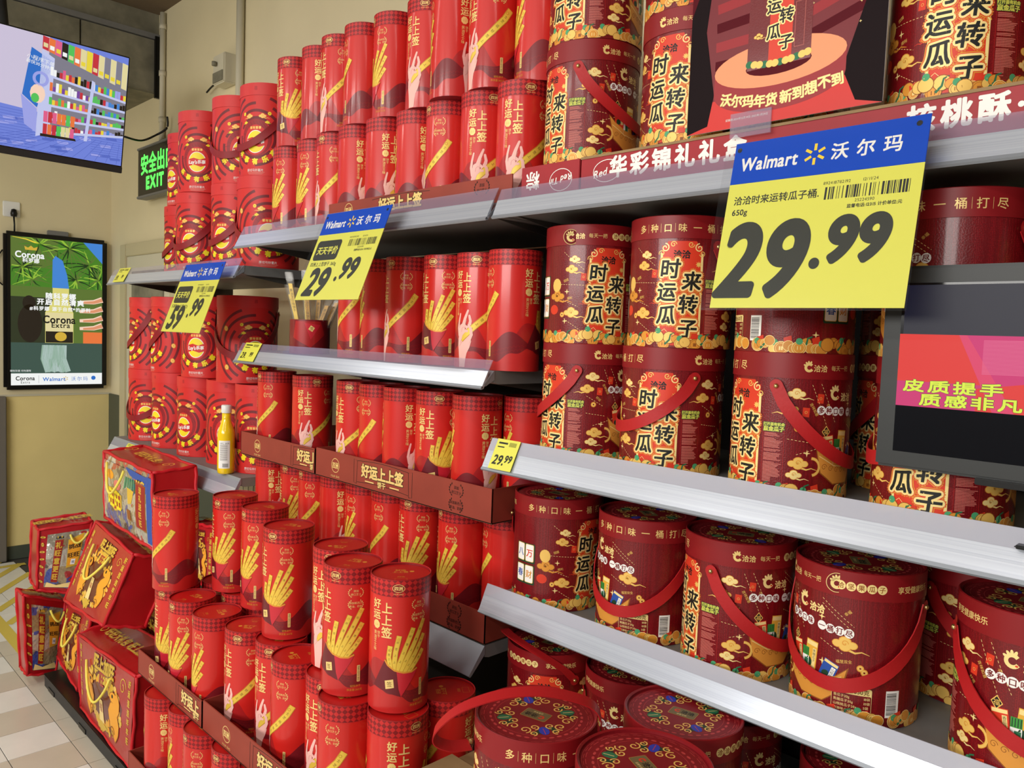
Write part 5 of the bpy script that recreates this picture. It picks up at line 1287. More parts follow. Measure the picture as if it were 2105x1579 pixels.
def cr(pts, k=6):
    P = []; n = len(pts)
    for i in range(n-1):
        a, b = Vector(pts[i]), Vector(pts[i+1]); pa = Vector(pts[max(i-1, 0)]); pb = Vector(pts[min(i+2, n-1)])
        for j in range(k):
            t = j/k; P.append(0.5*((2*a)+(b-pa)*t+(2*pa-5*a+4*b-pb)*t*t+(3*a-pa-3*b+pb)*t**3))
    return P+[Vector(pts[-1])]
A2 = Vector((math.sin(R(218)), -math.cos(R(218)), 0)); F_ = Vector((math.sin(R(128)), -math.cos(R(128)), 0)); Z_ = Vector((0, 0, 1))
P = cr([A2*(RB+.004)+Z_*.180, A2*(RB+.008)+Z_*.225, A2*.092+F_*.004+Z_*.258, A2*.05+F_*.012+Z_*.276, F_*.02+Z_*.284, -A2*.06+F_*.03+Z_*.279, -A2*.12+F_*.04+Z_*.258, -A2*.155+F_*.04+Z_*.225, -A2*.158+F_*.03+Z_*.200, -A2*.135+F_*.02+Z_*.186, -A2*(RB+.008)+F_*.004+Z_*.182])
pp = []
for i, p in enumerate(P):
    t = (P[min(i+1, len(P)-1)]-P[max(i-1, 0)]).normalized(); wv = (F_*1.0-Z_*0.25); wv = (wv-t*wv.dot(t)).normalized(); pp.append((p, wv, wv.cross(t)))
q = MB(); q.ribbon(pp, 0.023, 0.0018, 'strap_red')
for sgn in (1, -1):
    r_ = bmesh.ops.create_uvsphere(q.b, u_segments=10, v_segments=6, radius=0.0042); ks = q.slot('brass')
    for v in r_['verts']: v.co += A2*(RB+.006)*sgn+Z_*.186
    for f in {f for v in r_['verts'] for f in v.link_faces}: f.material_index = ks
link('strap', q.mesh('strap_flopped'), bq)
bucket(-0.622, 0.922, ZQ, 250, 'seed bucket on brown board cut off by the lower picture edge', 'seed buckets on the brown board', 'right', 60)
bucket(-0.688, 1.128, 0.7005, 200, 'seed bucket on brown board half under the lower right rail', 'seed buckets on the brown board', 'right', 20)
q = MB(); q.box(-1.150, 0.80, 0.0625, -0.50, 1.022, 0.7145, 'kraft', 0.003); q.box(-1.150, 1.0225, 0.0625, -0.50, 1.15, 0.6995, 'kraft', 0.003); tag(link('carton_board', q.mesh('carton_board')), 'plain brown cardboard carton under the front seed buckets', 'carton')
# round emblem stickers sealing some lids
def sticker(px, py, Y, lab):
    p = onY(px, py, Y); s_ = root('seal_sticker', p, math.atan2(-p.x, p.y), lab, 'sticker', 'round gold seal stickers')
    A = Art(); A.ell(0, 0, 0.0155, 0.0155, 'gold_pale', 0, 28); A.ell(0, 0, 0.0145, 0.0145, 'bucket_red', 1, 28); A.arc(0, -0.001, 0.0065, 40, 330, 0.005, 'gold_pale', 2, 16)
    for q_ in range(4): a = R(70+28*q_); A.ell(0.0075*math.cos(a), 0.009*math.sin(a), 0.0018, 0.004, 'gold_pale', 2, 8, rot=math.degrees(a)-90)
    A.ell(0.004, -0.006, 0.002, 0.0015, 'panel_orange', 3, 8)
    me = art_mesh('sticker', A, plane_map((0, 0, 0), (1, 0, 0), (0, 0, 1))); link('disc', me, s_)
# top shelf
ZT = 1.918
rb = root('gift_carton', (0, 0, 0), 0, 'flat red gift carton with white lettering on the top right shelf', 'carton')
q = MB(); q.box(-1.03, 1.2065, 1.8505, -0.055, 1.62, 1.9165, 'red_board', 0.001); q.box(-1.03, 1.205, 1.9125, -0.055, 1.22, 1.9172, 'kraft'); link('carton_body', q.mesh('carton_body'), rb)
A = Art(); P0 = Vector((0, 0, 0))
def zline(s_, x, sz, m_='print_white', bold=0.0016, y=1.889): A.text(s_, x, y, sz, m_, 1, bold=bold, center=True, gap=0.006)
zline('华彩锦礼礼盒', -0.815, 0.043); zline('·核桃酥·比利时风味', -0.24, 0.040)
A.arc(-0.965, 1.884, 0.033, 0, 360, 0.0014, 'print_white', 1, 24, ry=0.021); A.text('Red Tin', -0.965, 1.884, 0.020, 'print_white', 1, center=True, bold=0.0004, shear=0.3, rot=8)
link('print', art_mesh('gift_print', A, plane_map((0, 1.2062, 0), (1, 0, 0), (0, 0, 1))), rb)
rb = root('gift_carton', (0, 0, 0), 0, 'red gift carton turned upside down left of the lettered carton', 'carton')
q = MB(); q.box(-1.1955, 1.2065, 1.8505, -1.034, 1.62, 1.9165, 'red_board', 0.001); link('carton_body', q.mesh('carton_body'), rb)
A = Art(); A.arc(-1.083, 1.880, 0.030, 0, 360, 0.0014, 'print_white', 1, 24, ry=0.022); A.text('Red Tin', -1.083, 1.880, 0.018, 'print_white', 1, center=True, bold=0.0004, shear=0.3, rot=188); A.text('粽', -1.162, 1.886, 0.040, 'print_white', 1, center=True, bold=0.0009, rot=180)
link('print', art_mesh('gift_print', A, plane_map((0, 1.2062, 0), (1, 0, 0), (0, 0, 1))), rb)
brow([(1122, 200, 55, 'right', -12), (1318, 200, 28, None, 40), ((-0.655, 1.318), 0, 90, None, 0), (1823, 120, 2, 'right', 0), ((-0.16, 1.32), 0, 40, 'right', 0)], ZT, 'standing on the red carton', labs={2: 'seed bucket hidden behind the stage poster, lower one', 3: 'large black-titled seed bucket right of the stage poster', 4: 'seed bucket cut by the right picture edge beside the poster bucket'})
brow([(1130, 40, 37, None, 0), (1326, 20, 0, None, 0), ((-0.655, 1.318), 0, 90, None, 0), ((-0.40, 1.318), 0, 120, None, 0)], ZT+HB+0.001, 'top layer above the red carton', labs={2: 'seed bucket hidden behind the stage poster, upper one', 3: 'seed bucket stacked above the one right of the poster'})
# stage poster
a0, a1 = onY(1412, 280, 1.200), onY(1814, 203, 1.200); pw = a1.x-a0.x; ph = 0.46
po = root('stage_poster', (a0.x, 1.2003, a0.z), 0, 'red stage poster with a seed bucket, standing in front of the top buckets', 'poster')
q = MB(); q.box(0, 0, 0, pw, 0.004, ph, 'label_white', 0.0015); link('board', q.mesh('poster_board'), po)
mat('po_red', (150, 18, 28), 0.35); mat('po_dark', (84, 14, 26), 0.6, spec=0.12); mat('po_bright', (206, 36, 26), 0.35); mat('po_black', (22, 8, 12), 0.6, spec=0.12); mat('po_stage', (240, 150, 104), 0.35); mat('po_mid', (112, 14, 26), 0.35)
A = Art(); A.rect(0, 0, pw, ph, 'po_mid', 1)
for i in range(9): y = 0.12+0.035*i; A.stroke([(0.05, y*0.9), (pw/2, y-0.012), (pw-0.03, y+0.03)], 0.016, 'po_red' if i % 2 else 'po_dark', 2)
A.rect(0, 0, pw, 0.05, 'po_bright', 2.5)
A.poly([(0, ph), (0, 0.0), (0.04, 0.01), (0.05, 0.06), (0.03, 0.17), (0.045, 0.30), (0.1, ph)], 'po_black', 3); A.poly([(0, ph), (0, 0.2), (0.02, 0.25), (0.03, ph)], 'po_dark', 4)
A.poly([(pw, ph), (pw, 0.0), (pw-0.04, 0.01), (pw-0.062, 0.06), (pw-0.03, 0.16), (pw-0.01, ph)], 'po_black', 3)
A.ell(pw*.49, 0.058, 0.112, 0.040, 'po_red', 5, 36); A.rect(pw*.49-0.112, 0.058, pw*.49+0.112, 0.092, 'po_red', 5.2); A.ell(pw*.49, 0.093, 0.112, 0.036, 'po_stage', 6, 36)
cx = pw*.495; A.ell(cx, 0.090, 0.056, 0.016, 'po_dark', 7, 24); A.rect(cx-0.054, 0.088, cx+0.054, 0.30, 'bucket_red', 8); A.ell(cx, 0.300, 0.056, 0.014, 'bucket_lidtop', 9, 24); A.rect(cx-0.056, 0.265, cx+0.056, 0.300, 'bucket_lid', 9)
A.rect(cx-0.017, 0.092, cx+0.022, 0.265, 'panel_orange', 10)
for ch, x, y in (('时', -0.008, 0.222), ('来', 0.014, 0.206), ('运', -0.011, 0.183), ('转', 0.011, 0.164), ('瓜', -0.010, 0.142), ('子', 0.012, 0.122)): A.text(ch, cx+x, y, 0.025, 'ink_black', 11, bold=0.0007, center=True, outline=(('gold_pale', 0.0028),))
for i in range(12): A.ell(cx-0.050+0.009*i, 0.094-0.006*math.sin(PI*i/11)+0.004, 0.0065, 0.006, 'gold' if i % 3 else 'leaf_green', 11+(i % 3)*.3, 12)
A.cloud(cx-0.038, 0.22, 0.008, 'gold', 'gold_deep', 11); A.cloud(cx-0.036, 0.14, 0.008, 'gold', 'gold_deep', 11); A.cloud(cx+0.04, 0.22, 0.007, 'gold', 'gold_deep', 11); A.rect(cx+0.026, 0.11, cx+0.042, 0.18, 'print_pink', 10.5); A.rect(cx+0.0265, 0.1105, cx+0.0415, 0.1795, 'bucket_red', 11)
for i in range(9): A.text('沃尔玛年货新到想不到'[i] if i < 5 else '新到想不到'[i-5], pw*.49-0.088+0.0205*i+(0.004 if i >= 5 else 0), 0.043-0.016*math.sin(PI*(i+.5)/9.5)+0.008, 0.0215, 'gold_pale', 12, bold=0.0010, center=True, rot=(i-4)*1.6)
A.text('到', pw*.49-0.088+0.0205*9+0.004, 0.046, 0.0205, 'gold_pale', 12, bold=0.0010, center=True, rot=8)
A.text('促销期:2024年12月19日-2025年1月29日', 0.075, 0.012, 0.0045, 'print_white', 12)
rnd = random.Random(2)
for i in range(34): A.star(rnd.uniform(0.01, pw-0.01), rnd.uniform(0.05, ph-0.02), rnd.uniform(0.001, 0.0028), 'gold_pale', 4.5)
link('print', art_mesh('poster_print', A, plane_map((0, -0.0003, 0), (1, 0, 0), (0, 0, 1))), po)
q = MB(); q.box(pw*.26, -0.004, -0.018, pw*.48, -0.001, 0.022, 'clear_strip'); link('clip', q.mesh('clip'), po)

# ================================================================== CRISP BUCKETS
def crow(spec, zb, rowname):
    for i, (xl, yp, Y, ang, strap) in enumerate(spec):
        X = xl if xl < 0 else left_tangent(xl, yp, Y, RL+0.001)
        bucket_lab = f'bright red crisp bucket {ORD[i]} from left, {rowname}'
        crisp(X, Y, zb, ang, bucket_lab, 'crisp buckets '+rowname, strap)
crow([(366, 280, 1.35, 20, None), (-2.782, 0, 1.35, 0, 'left'), (-2.564, 0, 1.35, 30, 'left')], 1.7575+HL+0.001, 'top layer on left shelf')
crow([(361, 450, 1.35, 30, 'left'), (-2.782, 0, 1.35, 40, 'left'), (-2.566, 0, 1.345, 0, 'left')], 1.7575, 'second layer of top left shelf')
crow([(-3.535, 0, 1.33, 70, 'left'), (310, 690, 1.33, 75, 'left'), (-2.985, 0, 1.33, 30, 'right'), (-2.68, 0, 1.33, -15, 'left')], 1.0525+HL+0.001, 'upper layer on lower left shelf')
crow([(-3.540, 0, 1.33, 20, 'left'), (-3.275, 0, 1.33, 60, None), (-3.02, 0, 1.33, 50, 'right'), (-2.79, 0, 1.345, 20, 'right'), (-2.569, 0, 1.35, 25, 'left')], 1.0525, 'lower layer on lower left shelf')
crisp(left_tangent(338, 440, 1.46, RL), 1.46, 1.7575, 60, 'crisp bucket half hidden behind the leftmost crisp bucket, lower', 'rear crisp buckets')
crisp(left_tangent(345, 280, 1.463, RL), 1.463, 1.7575+HL+0.001, 60, 'crisp bucket half hidden behind the leftmost crisp bucket, upper', 'rear crisp buckets', None)

# juice bottle
bt = onY(466, 840, 1.19); xb = -2.60*1.0
jb = root('juice_bottle', (onY(463, 985, 1.19).x, 1.188, 1.0525), 0, 'tall bottle of yellow juice standing before the crisp buckets', 'bottle')
jb.location = (onY(465, 900, 1.206).x, 1.206, 1.0525)
q = MB(); q.lathe([(0, 0), (0.024, 0), (0.0275, 0.004), (0.0285, 0.02), (0.0285, 0.135), (0.026, 0.15), (0.016, 0.178), (0.0145, 0.19), (0.0145, 0.212), (0, 0.212)], 'juice', 32); link('bottle', q.mesh('bottle'), jb)
q = MB(); q.lathe([(0.0165, 0.208), (0.0172, 0.211), (0.0172, 0.232), (0.0155, 0.235), (0, 0.235)], 'bottle_cap', 24); link('cap', q.mesh('cap'), jb)
A = Art(); A.rect(-0.012, 0.02, 0.028, 0.115, 'label_white', 0); A.text('NFC 100%', 0.010, 0.106, 0.007, 'ink_black', 1, center=True)
for i in range(16): A.rect(-0.006, 0.1-0.0035*i, 0.02, 0.1014-0.0035*i, 'pilaster_grey', 1)
for i in range(12): A.rect(0.004+0.0016*i, 0.024, 0.0048+0.0016*i, 0.037, 'ink_black', 1)
fn, nfn = cyl_maps(0.0288); link('label', art_mesh('bottle_label', A, fn, nfn, step=0.003), jb, (0, 0, 0), R(35))
jb.scale = (1.0, 1.0, 1.0)

# ================================================================== PRICE SIGNS
def price_sign(tl, tr, bl, Y, price, item, label, promo, big):
    P0, P1 = onY(*tl, Y), onY(*tr, Y); P1.z = P0.z; P1.y = P0.y
    P2 = onX(*bl, P0.x); w = (P1-P0).length; h = (P0-P2).length
    ex_ = (P1-P0).normalized(); ey_ = (P0-P2).normalized(); n_ = ex_.cross(ey_)
    s = root('price_sign', P2, 0, label, 'price sign'); Mx = Matrix((ex_, ey_, n_)).transposed().to_4x4(); Mx.translation = P2; s.matrix_world = Mx
    hb = h*0.255
    q = MB(); q.box(0, 0, -0.0006, w, h-hb, 0.0006, 'sign_yellow'); card = link('price_card', q.mesh('price_card'), s)
    q = MB(); q.box(0, h-hb, -0.0008, w, h, 0.0008, 'sign_blue', 0.0004)
    hd = link('header', q.mesh('header'), s)
    q = MB(); q.box(-0.016, -0.004, 0.0012, w+0.003, h, 0.0018, 'clear_sleeve'); link('sleeve', q.mesh('sleeve'), s)
    A = Art(); k = w/0.29
    y = h-hb*0.52
    A.text('Walmart', 0.014*k, y-0.012*k, 0.0300*k, 'print_white', 1, bold=0.0009*k, sx=0.80, shear=0.06)
    cx_, cy_ = 0.134*k, y
    for i in range(6): a = R(90+60*i); A.stroke([(cx_+.006*k*math.cos(a), cy_+.006*k*math.sin(a)), (cx_+.0165*k*math.cos(a), cy_+.0165*k*math.sin(a))], 0.0042*k, 'spark', 1)
    A.text('沃尔玛', 0.158*k, y-0.010*k, 0.0265*k, 'print_white', 1, bold=0.0007*k, gap=0.0105*k)
    for xx in (0.008*k, w-0.014*k): A.ell(xx, h-0.012*k, 0.004*k, 0.004*k, 'plastic_black', 1, 14)
    link('header_print', art_mesh('header_print', A, plane_map((0, 0, 0.0009), (1, 0, 0), (0, 1, 0))), hd)
    A = Art(); t = h-hb; rnd = random.Random(9)
    bx0, bx1 = 0.158*k, 0.275*k
    x = bx0
    while x < bx1:
        ww = rnd.choice((0.0008, 0.0012, 0.002, 0.003))*k; A.rect(x, t-0.040*k, min(x+ww, bx1), t-0.021*k, 'ink_black', 1); x += ww+rnd.choice((0.001, 0.0016, 0.0026, 0.004))*k
    A.text('892418782192', bx0-0.004*k, t-0.017*k, 0.0065*k, 'sign_ink', 1); A.text('12/11/24', bx0+0.052*k, t-0.017*k, 0.0065*k, 'sign_ink', 1); A.text('25224590', bx0+0.045*k, t-0.047*k, 0.0065*k, 'sign_ink', 1)
    A.text('监督电话:12315 计价单位:元', bx0+0.035*k, t-0.055*k, 0.0062*k, 'sign_ink', 1, bold=0.0002)
    if promo:
        A.rrect(0.012*k, t-0.075*k, 0.125*k, t-0.018*k, 0.010*k, 'sign_ink', 1); A.text('天天平价', 0.068*k, t-0.047*k, 0.024*k, 'sign_yellow', 2, bold=0.0008*k, center=True, shear=0.1)
        A.text(item, 0.012*k, t-0.091*k, 0.013*k, 'sign_ink', 1, bold=0.0002)
        ys, sz = t*0.12, 0.092*k
    else:
        A.text(item, 0.012*k, t-0.034*k, 0.0150*k, 'sign_ink', 1, bold=0.0003); A.text('650g', 0.012*k, t-0.052*k, 0.0130*k, 'sign_ink', 1, bold=0.0003)
        ys, sz = t*0.13, 0.135*k
    a, b = price.split('.')
    if promo:
        A.text(a, 0.022*k, ys-0.008*k, 0.104*k, 'sign_ink', 1, bold=0.0044*k, shear=0.2, sx=0.90); A.ell(0.156*k, ys+0.034*k, 0.0062*k, 0.0068*k, 'sign_ink', 1, 18); A.text(b, 0.164*k, ys+0.036*k, 0.076*k, 'sign_ink', 1, bold=0.0034*k, shear=0.2, sx=0.90)
    else:
        A.text(a, 0.001*k, ys-0.005*k, 0.160*k, 'sign_ink', 1, bold=0.0058*k, shear=0.14, sx=0.82); A.ell(0.158*k, ys+0.040*k, 0.0080*k, 0.0086*k, 'sign_ink', 1, 18); A.text(b, 0.168*k, ys+0.043*k, 0.092*k, 'sign_ink', 1, bold=0.0046*k, shear=0.14, sx=0.90)
    link('card_print', art_mesh('card_print', A, plane_map((0, 0, 0.0007), (1, 0, 0), (0, 1, 0))), card)
    return s
price_sign((1515, 297), (1917, 228), (1459, 633), 1.145, '29.99', '洽洽时来运转瓜子桶.', 'largest yellow and blue price sign, 29.99, hanging from top right rail', False, True)
price_sign((674, 441), (808, 420), (606, 617), 1.135, '29.99', '四洲上上签饼干 360g', 'medium price sign reading 29.99 hanging from the top middle rail', True, False)
price_sign((383, 545), (465, 528), (331, 681), 1.145, '59.99', '乐事零食大礼桶 977g', 'yellow and blue price sign reading 59.99 on the left rail', True, False)
def small_label(px0, px1, py, z0, z1, y0, y1, price, label):
    x0, x1 = onY(px0, py, y0).x, onY(px1, py, y0).x
    s = root('price_label', (x0, 0, 0), 0, label, 'price label', 'small rail price labels')
    P2 = Vector((x0, y0, z0)); ey_ = Vector((0, y1-y0, z1-z0)); h = ey_.length; ey_.normalize(); w = x1-x0; ex_ = Vector((1, 0, 0)); n_ = ex_.cross(ey_)
    Mx = Matrix((ex_, ey_, n_)).transposed().to_4x4(); Mx.translation = P2+n_*0.004; s.matrix_world = Mx
    q = MB(); q.box(0, 0, -0.0004, w, h, 0.0004, 'sign_yellow'); c_ = link('card', q.mesh('label_card'), s)
    A = Art(); a, b = price.split('.'); A.text(a+'.', w*.08, h*.16, h*.44, 'sign_ink', 1, bold=h*.014, shear=0.14, sx=0.9); A.text(b, w*.58, h*.26, h*.33, 'sign_ink', 1, bold=h*.012, shear=0.14, sx=0.9)
    A.rect(w*.1, h*.84, w*.5, h*.90, 'sign_ink', 1); A.rect(w*.1, h*.72, w*.4, h*.76, 'sign_ink', 1)
    for i in range(9): A.rect(w*(.58+.035*i), h*.78, w*(.595+.035*i), h*.92, 'sign_ink', 1)
    link('card_print', art_mesh('label_print', A, plane_map((0, 0, 0.0006), (1, 0, 0), (0, 1, 0))), c_)
small_label(1006, 1052, 935, 1.270, 1.332, 1.168, 1.198, '29.99', 'small yellow 29.99 label at the left end of right shelf rail')
small_label(490, 522, 722, 1.446, 1.504, 1.168, 1.199, '29.99', 'small yellow 29.99 label at the left end of middle rail')
small_label(233, 255, 566, 1.722, 1.782, 1.168, 1.199, '59.99', 'small yellow 59.99 label at the left end of top left rail')
small_label(254, 270, 916, 1.012, 1.044, 1.176, 1.199, '59.99', 'small yellow label on lower left rail above the silver bag')

# ================================================================== SHELF MONITOR
mY = 1.172
c0 = onY(1797, 955, mY); c1 = onY(1832, 548, mY)
mx0, mz0, mz1 = c0.x, c0.z, c1.z; mw = 0.50
mo = root('shelf_monitor', (mx0, mY, mz0), 0, 'black desk monitor on the right shelf showing pink video', 'monitor')
mh = mz1-mz0
q = MB(); q.box(0, 0, 0, mw, 0.022, mh, 'bezel', 0.004); fr = link('frame', q.mesh('monitor_frame'), mo)
q = MB(); q.box(mw*.42, 0.010, -(mz0-1.3095), mw*.42+0.035, 0.026, 0.0, 'plastic_black', 0.002); q.box(mw*.36, -0.0, -(mz0-1.3085), mw*.56, 0.03, -(mz0-1.3085)+0.005, 'plastic_black', 0.002); link('stand', q.mesh('stand'), mo)
q = MB(); q.box(mw*.52-0.26*0.5, -0.002, -0.008, mw*.52-0.04, 0.012, 0.001, 'plastic_black', 0.001); link('button_strip', q.mesh('button_strip'), mo)
mat('led_blue', (60, 90, 255), emit=5)
A = Art(); A.text('汇美艺', 0.235, 0.014, 0.016, 'pipe', 1, center=True, bold=0.0004, gap=0.006); link('maker_print', art_mesh('maker_print', A, plane_map((0, -0.0005, 0), (1, 0, 0), (0, 0, 1))), fr)
q = MB(); q.box(0.226, -0.0035, -0.006, 0.231, -0.0015, -0.003, 'led_blue'); link('power_light', q.mesh('power_light'), mo)
A = Art(); b0 = 0.024; sw2, sh2 = mw-2*b0, mh-2*b0
mat('screen_black', (14, 14, 18), 0.12)
A.rect(b0, b0, b0+sw2, b0+sh2, 'screen_black', 0)
v0, v1 = b0+sh2*0.275, b0+sh2*0.700
A.rect(b0+0.004, v1, b0+sw2-0.004, b0+sh2-0.003, S('navy'), 0.6); A.rect(b0, v0, b0+sw2, v1, S('magenta'), 1); A.poly([(b0, v0+.035), (b0+.12, v0+.035), (b0+.085, v1), (b0, v1)], S('scarlet'), 2); A.poly([(b0+.12, v0), (b0+.145, v0), (b0+.085, v1), (b0+.075, v1)], S('rose'), 2.5)
for i in range(26): y = v0+.05+i*(v1-v0-.055)/26; A.stroke([(b0+.105, y), (b0+sw2, y+.004)], 0.0009, S('pink'), 2.6)
A.poly([(b0+.10, v0), (b0+.19, v0), (b0+.16, v0+.04), (b0+.10, v0+.03)], S('scarlet'), 2.4)
A.text('皮质提手', b0+0.008, v0+0.0225, 0.0175, S('lime'), 4, bold=0.0009, sx=1.65, gap=0.0030, outline=((S('navy'), 0.0012),)); A.text('质感非凡', b0+0.030, v0+0.0040, 0.0175, S('lime'), 4, bold=0.0009, sx=1.65, gap=0.0030, outline=((S('navy'), 0.0012),))
link('screen', art_mesh('monitor_screen', A, plane_map((0, -0.0006, 0), (1, 0, 0), (0, 0, 1))), mo)

# ================================================================== GIFT BAGS
def bag(BL, BR, TR, TL, depth, design, label, lean=0.0, handle=True):
    """front corners in space and a depth vector; a soft vinyl gift bag with piped edges"""
    BL, BR, TR, TL, D = (Vector(v) for v in (BL, BR, TR, TL, depth))
    org = (BL+BR)/2; rt = root('gift_bag', org, 0, label, 'gift bag', 'vinyl snack gift bags')
    BL, BR, TR, TL = BL-org, BR-org, TR-org, TL-org
    n_ = (BR-BL).cross(TL-BL).normalized()
    def fp(u, v, out=0.0):
        p = BL*(1-u)*(1-v)+BR*u*(1-v)+TR*u*v+TL*(1-u)*v
        wob = 0.010*math.sin(PI*u)*math.sin(PI*v)+0.0022*math.sin(9*u+3*v)*math.sin(7*v)*math.sin(PI*u)*math.sin(PI*v)
        return p+n_*(wob+out)
    N = 10; V = []; F = []; mi = []
    idx = {}
    def add(p): V.append(tuple(p)); return len(V)-1
    g = [[add(fp(i/N, j/N)) for i in range(N+1)] for j in range(N+1)]
    for j in range(N):
        for i in range(N): F.append([g[j][i], g[j][i+1], g[j+1][i+1], g[j+1][i]]); mi.append(0 if design != 'silver' else 1)
    def side(a, b, bulge):
        A_ = [[None]*5 for _ in range(N+1)]
        for i in range(N+1):
            for k in range(5):
                t = k/4; p = a.lerp(b, i/N)+D*t+bulge*math.sin(PI*t)*math.sin(PI*i/N)*0.6+bulge*0.25*math.sin(11*i/N+5*t)*math.sin(PI*t)
                A_[i][k] = add(p)
        for i in range(N):
            for k in range(4): F.append([A_[i][k], A_[i][k+1], A_[i+1][k+1], A_[i+1][k]]); mi.append(0)
    upv = (TL-BL).normalized(); rv = (BR-BL).normalized()
    side(BL, TL, -rv*0.006); side(TR, BR, rv*0.006); side(TL, TR, upv*0.006); side(BR, BL, -upv*0.003)
    back = [add(p+D) for p in (BL, TL, TR, BR)]; F.append(back); mi.append(0)
    me = bpy.data.meshes.new('bag_body'); me.from_pydata(V, [], F); me.materials.append(MATS['bag_red']); me.materials.append(MATS['film'])
    me.polygons.foreach_set('material_index', mi); me.polygons.foreach_set('use_smooth', [True]*len(F)); me.update()
    link('bag_body', me, rt)
    q = MB()
    def pipe(a, b):
        P_ = [a.lerp(b, i/8)+Vector((0.0025*math.sin(i*2.1+a.x*40), 0.002*math.cos(i*1.7), 0.0025*math.sin(i*1.9+b.z*30)))*(0 if i in (0, 8) else 1) for i in range(9)]
        q.tube(P_, 0.0062, 'bag_piping', 6)
    c = [BL, BR, TR, TL]
    for i in range(4): pipe(c[i], c[(i+1) % 4]); pipe(c[i]+D, c[(i+1) % 4]+D); pipe(c[i], c[i]+D)
    link('piping', q.mesh('piping'), rt)
    A = Art(); rnd = random.Random(len(V)+int(abs(org.x)*100))
    w = ((BR-BL).length+(TR-TL).length)/2; h = ((TL-BL).length+(TR-BR).length)/2
    if design == 'snake':
        A.rect(w*.02, h*.02, w*.98, h*.98, 'bag_red', 0)
        A.poly([(w*.36, h*.93), (w*.68, h*.93), (w*.66, h*.82), (w*.84, h*.55), (w*.80, h*.30), (w*.62, h*.10), (w*.42, h*.08), (w*.20, h*.30), (w*.17, h*.55), (w*.34, h*.80)], 'bag_dark', 1)
        for i in range(150):
            a = rnd.uniform(0, 2*PI); rr = rnd.uniform(.62, 1.0); x, y = w*(.5+.33*rr*math.cos(a)), h*(.44+.36*rr*math.sin(a))
            A.ell(x, y, .0125*w/.5, .008*w/.5, rnd.choice(('bag_gold', 'bag_gold', 'gold', 'snake_orange')), 2+rnd.random()*1.4, 8, rot=rnd.uniform(0, 180))
        for sg in (-1, 1):        # two zodiac snakes
            X = w*(.5+sg*.20)
            P_ = [(X+sg*w*.02, h*.62), (X+sg*w*.055, h*.52), (X-sg*w*.01, h*.42), (X+sg*w*.05, h*.31), (X+sg*w*.0, h*.20)]
            A.stroke(cr2(P_), w*.100, 'line_brown', 5, w2=w*.135); A.stroke(cr2(P_), w*.086, 'snake_orange', 6, w2=w*.120)
            A.ell(X+sg*w*.0, h*.60, w*.062, h*.062, 'line_brown', 6, 16); A.ell(X+sg*w*.0, h*.60, w*.055, h*.055, 'snake_orange', 7, 16); A.ell(X-sg*w*.012, h*.61, w*.012, h*.022, 'ink_black', 8, 12); A.spiral(X, h*.2, w*.04, 'line_brown', 8, w=w*.007)
        A.poly([(w*.47, h*.46), (w*.53, h*.46), (w*.545, h*.18), (w*.455, h*.18)], 'gold_pale', 5); A.text('福', w*.5, h*.36, w*.055, 'bag_red', 6, center=True)
        A.poly([(w*.40, h*.15), (w*.5, h*.19), (w*.60, h*.15), (w*.54, h*.10), (w*.5, h*.05), (w*.46, h*.10)], 'bag_gold', 6)
        A.text('旺上加旺', w*.52, h*.865, w*.088, 'bag_gold', 6, bold=w*.005, center=True, outline=(('bag_dark', w*.010),))
        A.ell(w*.5, h*.70, w*.07, h*.055, 'bag_gold', 5, 18); A.text('旺', w*.5, h*.70, w*.085, 'bag_red', 7, center=True, bold=w*.003)
        A.text('财源广进旺旺来', w*.075, h*.92, h*.085, 'bag_gold', 3, bold=h*.004, vert=True, gap=h*.018, sx=.8); A.text('好运连连年年旺', w*.925, h*.92, h*.085, 'bag_gold', 3, bold=h*.004, vert=True, gap=h*.018, sx=.8)
        A.spiral(w*.83, h*.80, w*.05, 'bag_gold', 3, w=w*.006)
    else:
        fx0 = .17 if design == 'film' else .0
        A.rect(w*fx0, h*.06, w*1.0, h*.90, 'film', 0.5)
        def banner(x, s_, y0, y1):
            A.rect(x-w*.085, h*y0, x+w*.085, h*y1, 'line_brown', 3); A.rect(x-w*.076, h*(y0+.012), x+w*.076, h*(y1-.012), 'bag_red', 4); A.rect(x-w*.068, h*(y0+.02), x+w*.068, h*(y1-.02), 'hat_red', 5)
            k = (y1-y0-.05)/len(s_)*h; A.text(s_, x, h*(y1-.03), k*.88, 'bag_gold', 6, bold=k*.035, vert=True, gap=k*.12, sx=min(1.0, w*.14/(k*.88)))
            for i in range(7): A.ell(x+w*.02*(i-3), h*(y1+.03)+h*.01*(i % 2), w*.014, h*.016, rnd.choice(('bag_gold', 'ink_black', 'bag_gold')), 5, 8)
        if design == 'film':
            banner(w*.42, '礼旺意更旺', .14, .80)
            A.poly([(w*.60, h*.78), (w*.90, h*.86), (w*.92, h*.40), (w*.66, h*.36)], 'bag_gold', 3); A.poly([(w*.62, h*.75), (w*.88, h*.83), (w*.90, h*.43), (w*.68, h*.39)], 'snake_orange', 4); A.text('挑战', w*.76, h*.68, w*.13, 'ink_black', 5, center=True, rot=8, bold=w*.004); A.text('旺旺', w*.77, h*.55, w*.13, 'ink_black', 5, center=True, rot=8, bold=w*.004); A.rect(w*.74, h*.41, w*.84, h*.49, 'print_white', 5); A.text('福', w*.79, h*.45, w*.07, 'pack_blue', 6, center=True)
            A.poly([(w*.2, h*.06), (w*.98, h*.08), (w*.9, h*.16), (w*.5, h*.10), (w*.24, h*.14)], 'gold_pale', 3)
